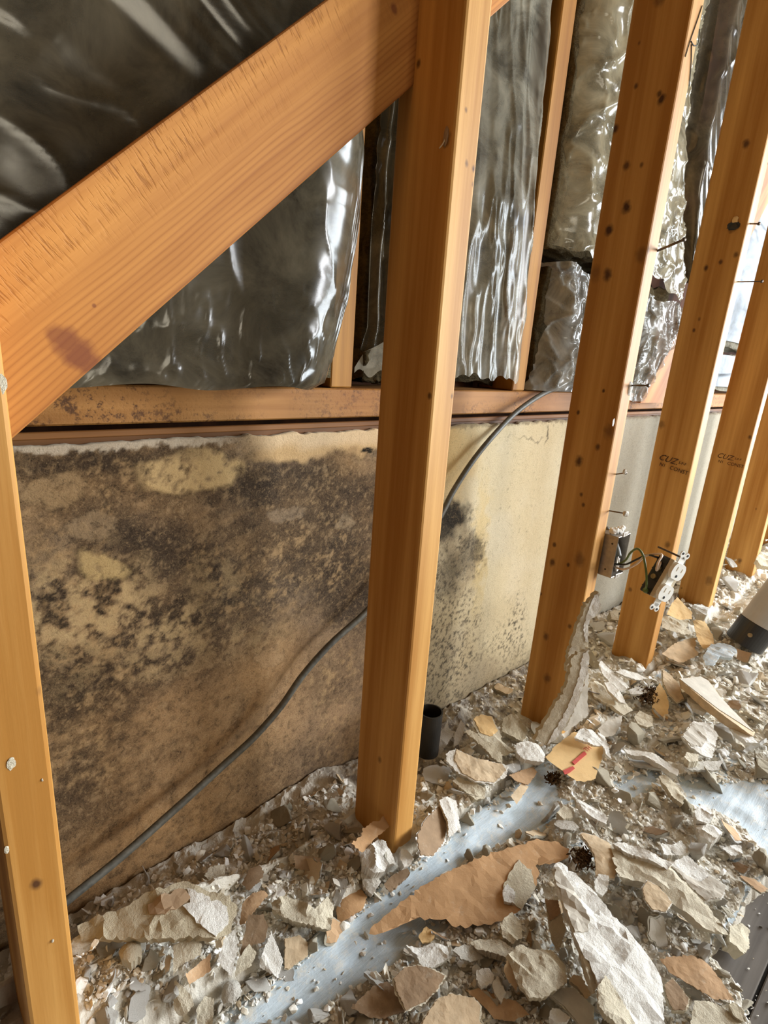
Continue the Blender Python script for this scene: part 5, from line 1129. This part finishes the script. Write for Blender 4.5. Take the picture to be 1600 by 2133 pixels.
# ------------------------------------------------------------------ countable loose rubble
rng_ = np.random.RandomState(11); random.seed(4)
def rock_mesh(name, seed, ani, lumpy=.16, sub=1):
    rs_ = np.random.RandomState(seed); bm = bmesh.new()
    for i in range(11):
        d = rs_.normal(size=3); d /= np.linalg.norm(d); d *= .75 + .35 * rs_.rand(); bm.verts.new(d * np.array(ani))
    r = bmesh.ops.convex_hull(bm, input=list(bm.verts))
    bmesh.ops.delete(bm, geom=[g for g in r['geom_interior'] if isinstance(g, bmesh.types.BMVert)], context='VERTS')
    bmesh.ops.bevel(bm, geom=list(bm.edges), offset=.05, segments=1, affect='EDGES')
    bmesh.ops.triangulate(bm, faces=list(bm.faces))
    bmesh.ops.subdivide_edges(bm, edges=[e for e in bm.edges if e.calc_length() > .25], cuts=sub)
    bmesh.ops.triangulate(bm, faces=list(bm.faces))
    for v in bm.verts:
        d = v.co.normalized(); k = float(fbm(v.co.x * 1 + v.co.z * .6, v.co.y + v.co.z, 2.6, 3, seed)) - .5
        v.co += d * k * lumpy * 2
    me = bpy.data.meshes.new(name); bmesh.ops.recalc_face_normals(bm, faces=bm.faces); bm.to_mesh(me); bm.free(); return me
def flake_mesh(name, seed, th=.16, nside=9):
    """(core mesh, paper mesh) of a flat flake with an irregular outline, radius about 1."""
    rs_ = np.random.RandomState(seed); an = np.sort(rs_.rand(nside) * 2 * math.pi); el = .55 + .35 * rs_.rand()
    poly = [((.72 + .4 * rs_.rand()) * math.cos(a_), el * (.72 + .4 * rs_.rand()) * math.sin(a_)) for a_ in an]
    cur = rs_.uniform(-.12, .16)
    hf = lambda p: .07 * (fbm(np.asarray(p)[:, 0], np.asarray(p)[:, 1], 2.2, 3, seed) - .5) * 2 + cur * (np.asarray(p)[:, 0] ** 2)
    t3 = lambda p: np.array([p[0], p[1], 0.0])
    o_ = shell(name, poly, t3, np.array([0, 0, 1.0]), hf, th, .3, .035, seed, M['white'], under=.9); core = o_.data; bpy.data.objects.remove(o_)
    pp_ = [tuple(np.array(q) * rs_.uniform(.84, .97)) for q in poly]
    o_ = shell(name + '_paper', pp_, t3, np.array([0, 0, 1.0]), lambda p: hf(p) + .03, .02, .3, .03, seed, M['tan'], under=.99); pap = o_.data; bpy.data.objects.remove(o_)
    return core, pap
rocks = [rock_mesh('plaster_chunk', 200 + i, (1, .55 + .4 * ((i * 37) % 10) / 10, .32 + .4 * ((i * 53) % 10) / 10)) for i in range(12)]
flakes = [flake_mesh('plaster_flake', 300 + i) for i in range(9)]
def with_mat(me, m_): c_ = me.copy(); c_.materials.clear(); c_.materials.append(m_); return c_
rockv = {k: [with_mat(r, M[k]) for r in rocks] for k in ('white', 'cream', 'dirty')}
flakev = {k: [with_mat(r[0], M[k]) for r in flakes] for k in ('white', 'cream', 'dirty')}
papv = {k: [with_mat(r[1], M[k]) for r in flakes] for k in ('tan', 'brown', 'dkbrown', 'greypaper')}
REGION = [(-160, 2030), (-160, 1990), (0, 1965), (60, 1945), (150, 1900), (400, 1795), (620, 1668), (735, 1612), (800, 1580), (880, 1512), (935, 1488), (1089, 1400), (1232, 1312), (1261, 1294), (1290, 1270), (1420, 1205), (1440, 1200), (1520, 1150), (1600, 1100), (1750, 1020), (2150, 1000), (2150, 2300), (-160, 2300)]
def bad(P):
    x, y = P[0], P[1]
    if y > .634 or x > 3.4 or y < -.28: return True
    for (sx, lx, dy, ly) in STUD:
        if sx - .014 < x < sx + .052 and Y0 - .014 < y < Y0 + .103: return True
    return False
def zone(P, u, v):
    if P[1] > .50: return ('between the studs and the mouldy panel', 'loose rubble between the studs and the panel') if P[0] < 1.0 else ('by the pale panel behind the right-hand studs', 'loose rubble behind the right-hand studs')
    if P[0] < .45 and P[1] > .40: return ('in the heap between the two left studs', 'loose rubble in the left heap')
    if u < 900 and P[1] <= .40: return ('at the bottom centre beside the drop cloth', 'loose rubble beside the drop cloth')
    if v < 1420: return ('in the far rubble below the right-hand studs', 'loose rubble in the far right heap')
    if v < 1720: return ('in the rubble between third stud and cloth patch', 'loose rubble in the middle right heap')
    return ('in the rubble around the longest white slab', 'loose rubble in the lower right heap')
placed = []
HREF = []
for o_ in list(C.objects):
    if o_.parent is None and o_.get('label') and o_.name.split('.')[0] in ('plaster_slab', 'plaster_flake', 'plaster_chunk', 'paper_scrap', 'kraft_sheet', 'box_piece'):
        u_, v_ = px(np.array(o_.location)); w_ = o_['label'].split(',')[0].split(); HREF.append((float(u_), float(v_), ' '.join(w_)))
USED = set()
def beside(u, v, lead):
    hs = sorted(HREF, key=lambda h: (h[0] - u) ** 2 + (h[1] - v) ** 2)
    for b_ in hs[:3]:
        r_ = lead + beside_(u, v, b_)
        if r_ not in USED: break
    else: r_ = lead + beside_(u, v, hs[0])
    USED.add(r_); return r_
def beside_(u, v, b_):
    dx, dy_ = u - b_[0], v - b_[1]
    w_ = b_[2].split()
    for n_ in range(min(4, len(w_)), len(w_)):
        if w_[n_] in ('with', 'on', 'lying', 'below', 'beside', 'at', 'in', 'near', 'against', 'standing', 'over', 'under', 'behind', 'between', 'left', 'right', 'of', 'to', 'reaching', 'leaning', 'propped', 'just', 'above', 'like', 'halfway', 'arching', 'hanging', 'partly', 'resting', 'running', 'alone', 'caught', 'along', 'by', 'where'): w_ = w_[:n_]; break
    w_ = w_[:9]
    while w_ and w_[-1] in ('with', 'a', 'an', 'the', 'of', 'on', 'in', 'at', 'white', 'tan', 'torn', 'second', 'third', 'big', 'and', 'its', 'left', 'lower', 'pale', 'cloth', 'to', 'broken', 'ragged', 'drop'): w_ = w_[:-1]
    rel = ('right of' if dx > 0 else 'left of') if abs(dx) > abs(dy_) else ('just below' if dy_ > 0 else 'just above')
    return rel + ' the ' + ' '.join(w_)
count = 0; tries = 0
inhero = lambda u, v: any(bool(inpoly(u, v, h_)) for h_ in HEROPOLY)
sizes = np.concatenate([rng_.uniform(36, 64, 95), rng_.uniform(24, 38, 120), rng_.uniform(16, 24, 80)])
for spx in sizes:
    for _ in range(60):
        u, v = rng_.uniform(-40, 1640), rng_.uniform(1120, 2170)
        if not inpoly(u, v, REGION) or inpoly(u, v, BARE) or incloth(np.array(u), np.array(v)): continue
        P = ground(u, v)
        if bad(P): continue
        ih = inhero(u, v)
        if ih and (spx > 22 or rng_.rand() < .93): continue
        if P[1] > .52 and .5 < P[0] < .95 and rng_.rand() < .75: continue
        if any((u - a_) ** 2 + (v - b_) ** 2 < ((spx + s_) * .42) ** 2 for a_, b_, s_ in placed): continue
        break
    else: continue
    placed.append((u, v, spx))
    dist = float((P - CAM) @ FWD); r = spx / 2 * dist / FPX * 1.28
    r = min(r, .036)
    ztxt, grp = zone(P, u, v)
    kind_ = rng_.rand()
    tone = rng_.choice(['white', 'white', 'cream', 'cream', 'dirty']) if P[0] < .7 else rng_.choice(['white', 'white', 'white', 'cream', 'dirty'])
    k = rng_.randint(1000)
    if kind_ < .52:
        o = bpy.data.objects.new('plaster_chunk', rockv[tone][k % len(rocks)]); C.objects.link(o)
        tl_ = .5; o.scale = (r, r, r * rng_.uniform(.7, 1.1)); up_ = r * .36
        lab = {'white': 'small white chunk ', 'cream': 'small cream chunk ', 'dirty': 'small dirty chunk '}[tone]
        tag(o, beside(u, v, lab), 'plaster', tone + ' chunks, ' + grp)
    else:
        o = bpy.data.objects.new('plaster_flake', flakev[tone][k % len(flakes)]); C.objects.link(o)
        tl_ = .55; o.scale = (r * 1.1, r * 1.1, r * rng_.uniform(.7, 1.3)); up_ = r * .34
        if kind_ > .80:
            pm = rng_.choice(['tan', 'tan', 'brown', 'dkbrown', 'greypaper'])
            p_ = bpy.data.objects.new('paper_facing', papv[pm][k % len(flakes)]); C.objects.link(p_); p_.parent = o
            nm = {'tan': 'tan', 'brown': 'brown', 'dkbrown': 'dark brown', 'greypaper': 'grey'}[pm]
            tag(o, beside(u, v, 'small ' + nm + ' paper-faced flake '), 'plaster', nm + ' paper-faced flakes, ' + grp)
        else:
            lab = {'white': 'small flat white flake ', 'cream': 'small flat cream flake ', 'dirty': 'small flat dirty flake '}[tone]
            tag(o, beside(u, v, lab), 'plaster', tone + ' flakes, ' + grp)
    o.rotation_euler = (rng_.normal() * tl_, rng_.normal() * tl_, rng_.uniform(0, 6.28))
    o.location = (P[0], P[1], P[2] + up_ + (.012 if ih else 0)); count += 1

# ------------------------------------------------------------------ crumbs nobody could count
pro = []
for i in range(12):
    me = rock_mesh('crumb', 400 + i, (1, .6 + .04 * i, .35 + .05 * (i % 5)), .1, 0)
    v_ = np.array([x.co[:] for x in me.vertices]); 
    bm = bmesh.new()
    rs_ = np.random.RandomState(500 + i)
    for q in range(13):
        d = rs_.normal(size=3); d /= np.linalg.norm(d); bm.verts.new(d * np.array((1, .60 + .03 * i, (.16, .30, .20, .42, .14, .55)[i % 6])) * (.8 + .3 * rs_.rand()))
    bmesh.ops.convex_hull(bm, input=list(bm.verts)); bmesh.ops.delete(bm, geom=[v for v in bm.verts if not v.link_faces], context='VERTS')
    bm.verts.index_update(); pro.append((np.array([v.co[:] for v in bm.verts]), [tuple(v.index for v in f.verts) for f in bm.faces])); bm.free(); bpy.data.meshes.remove(me)
N = 64000
uu = rng_.uniform(-60, 2120, N); vv_ = rng_.uniform(1090, 2180, N)
okm = inpoly(uu, vv_, REGION)
clm = incloth(uu, vv_); brm_ = inpoly(uu, vv_, BARE)
okm &= ~(clm & (rng_.rand(N) > .05)) & ~(brm_ & (rng_.rand(N) > .05))
hm = np.zeros(N, bool)
for h_ in HEROPOLY: hm |= inpoly(uu, vv_, h_)
okm &= ~(hm & (rng_.rand(N) > .10))
uu, vv_ = uu[okm], vv_[okm]
AV, AF, AC = [], [], []; base = 0
pal = np.array([lin((250, 248, 242)), lin((246, 241, 229)), lin((238, 230, 212)), lin((226, 214, 192)), lin((196, 176, 146)), lin((216, 196, 166))])
pw = np.array([.38, .30, .17, .08, .03, .04])
clump_n = fbm(uu / 100, vv_ / 100, 1.6, 3, 90)
for i in range(len(uu)):
    P = ground(uu[i], vv_[i])
    if bad(P): continue
    d = float((P - CAM) @ FWD)
    s_ = rng_.gamma(1.5, 3.6) + 2.5; s_ = min(s_, 26) * (.55 + .9 * clump_n[i])
    if uu[i] > 1120 and vv_[i] > 1560: s_ *= .72
    if P[1] > .52 and .48 < P[0] < 1.3: s_ *= .7; 
    if P[1] > .52 and .52 < P[0] < .95 and rng_.rand() < .72: continue
    r = s_ / 2 * d / FPX * 1.25; r = min(r, .017)
    pv, pf = pro[rng_.randint(12)]
    e = Euler((rng_.normal() * .5, rng_.normal() * .5, rng_.uniform(0, 6.28))).to_matrix()
    v_ = (pv * r) @ np.array(e).T + P + np.array([0, 0, r * .35])
    AV.append(v_); AF += [tuple(q + base for q in f) for f in pf]; base += len(pv)
    AC.append(np.repeat((pal[rng_.choice(6, p=pw)] * rng_.uniform(.85, 1.05))[None], len(pv), 0))
o = mesh('plaster_crumbs', np.vstack(AV), AF, None)
addcol(o.data, np.vstack(AC)); o.data.materials.append(colattr('plaster_crumbs', .06, 420, .95, .6, .002))
tag(o, 'countless small plaster crumbs strewn over floor and cloth', 'plaster crumbs', kind='stuff')
print('individual rubble', count, 'crumb verts', base)
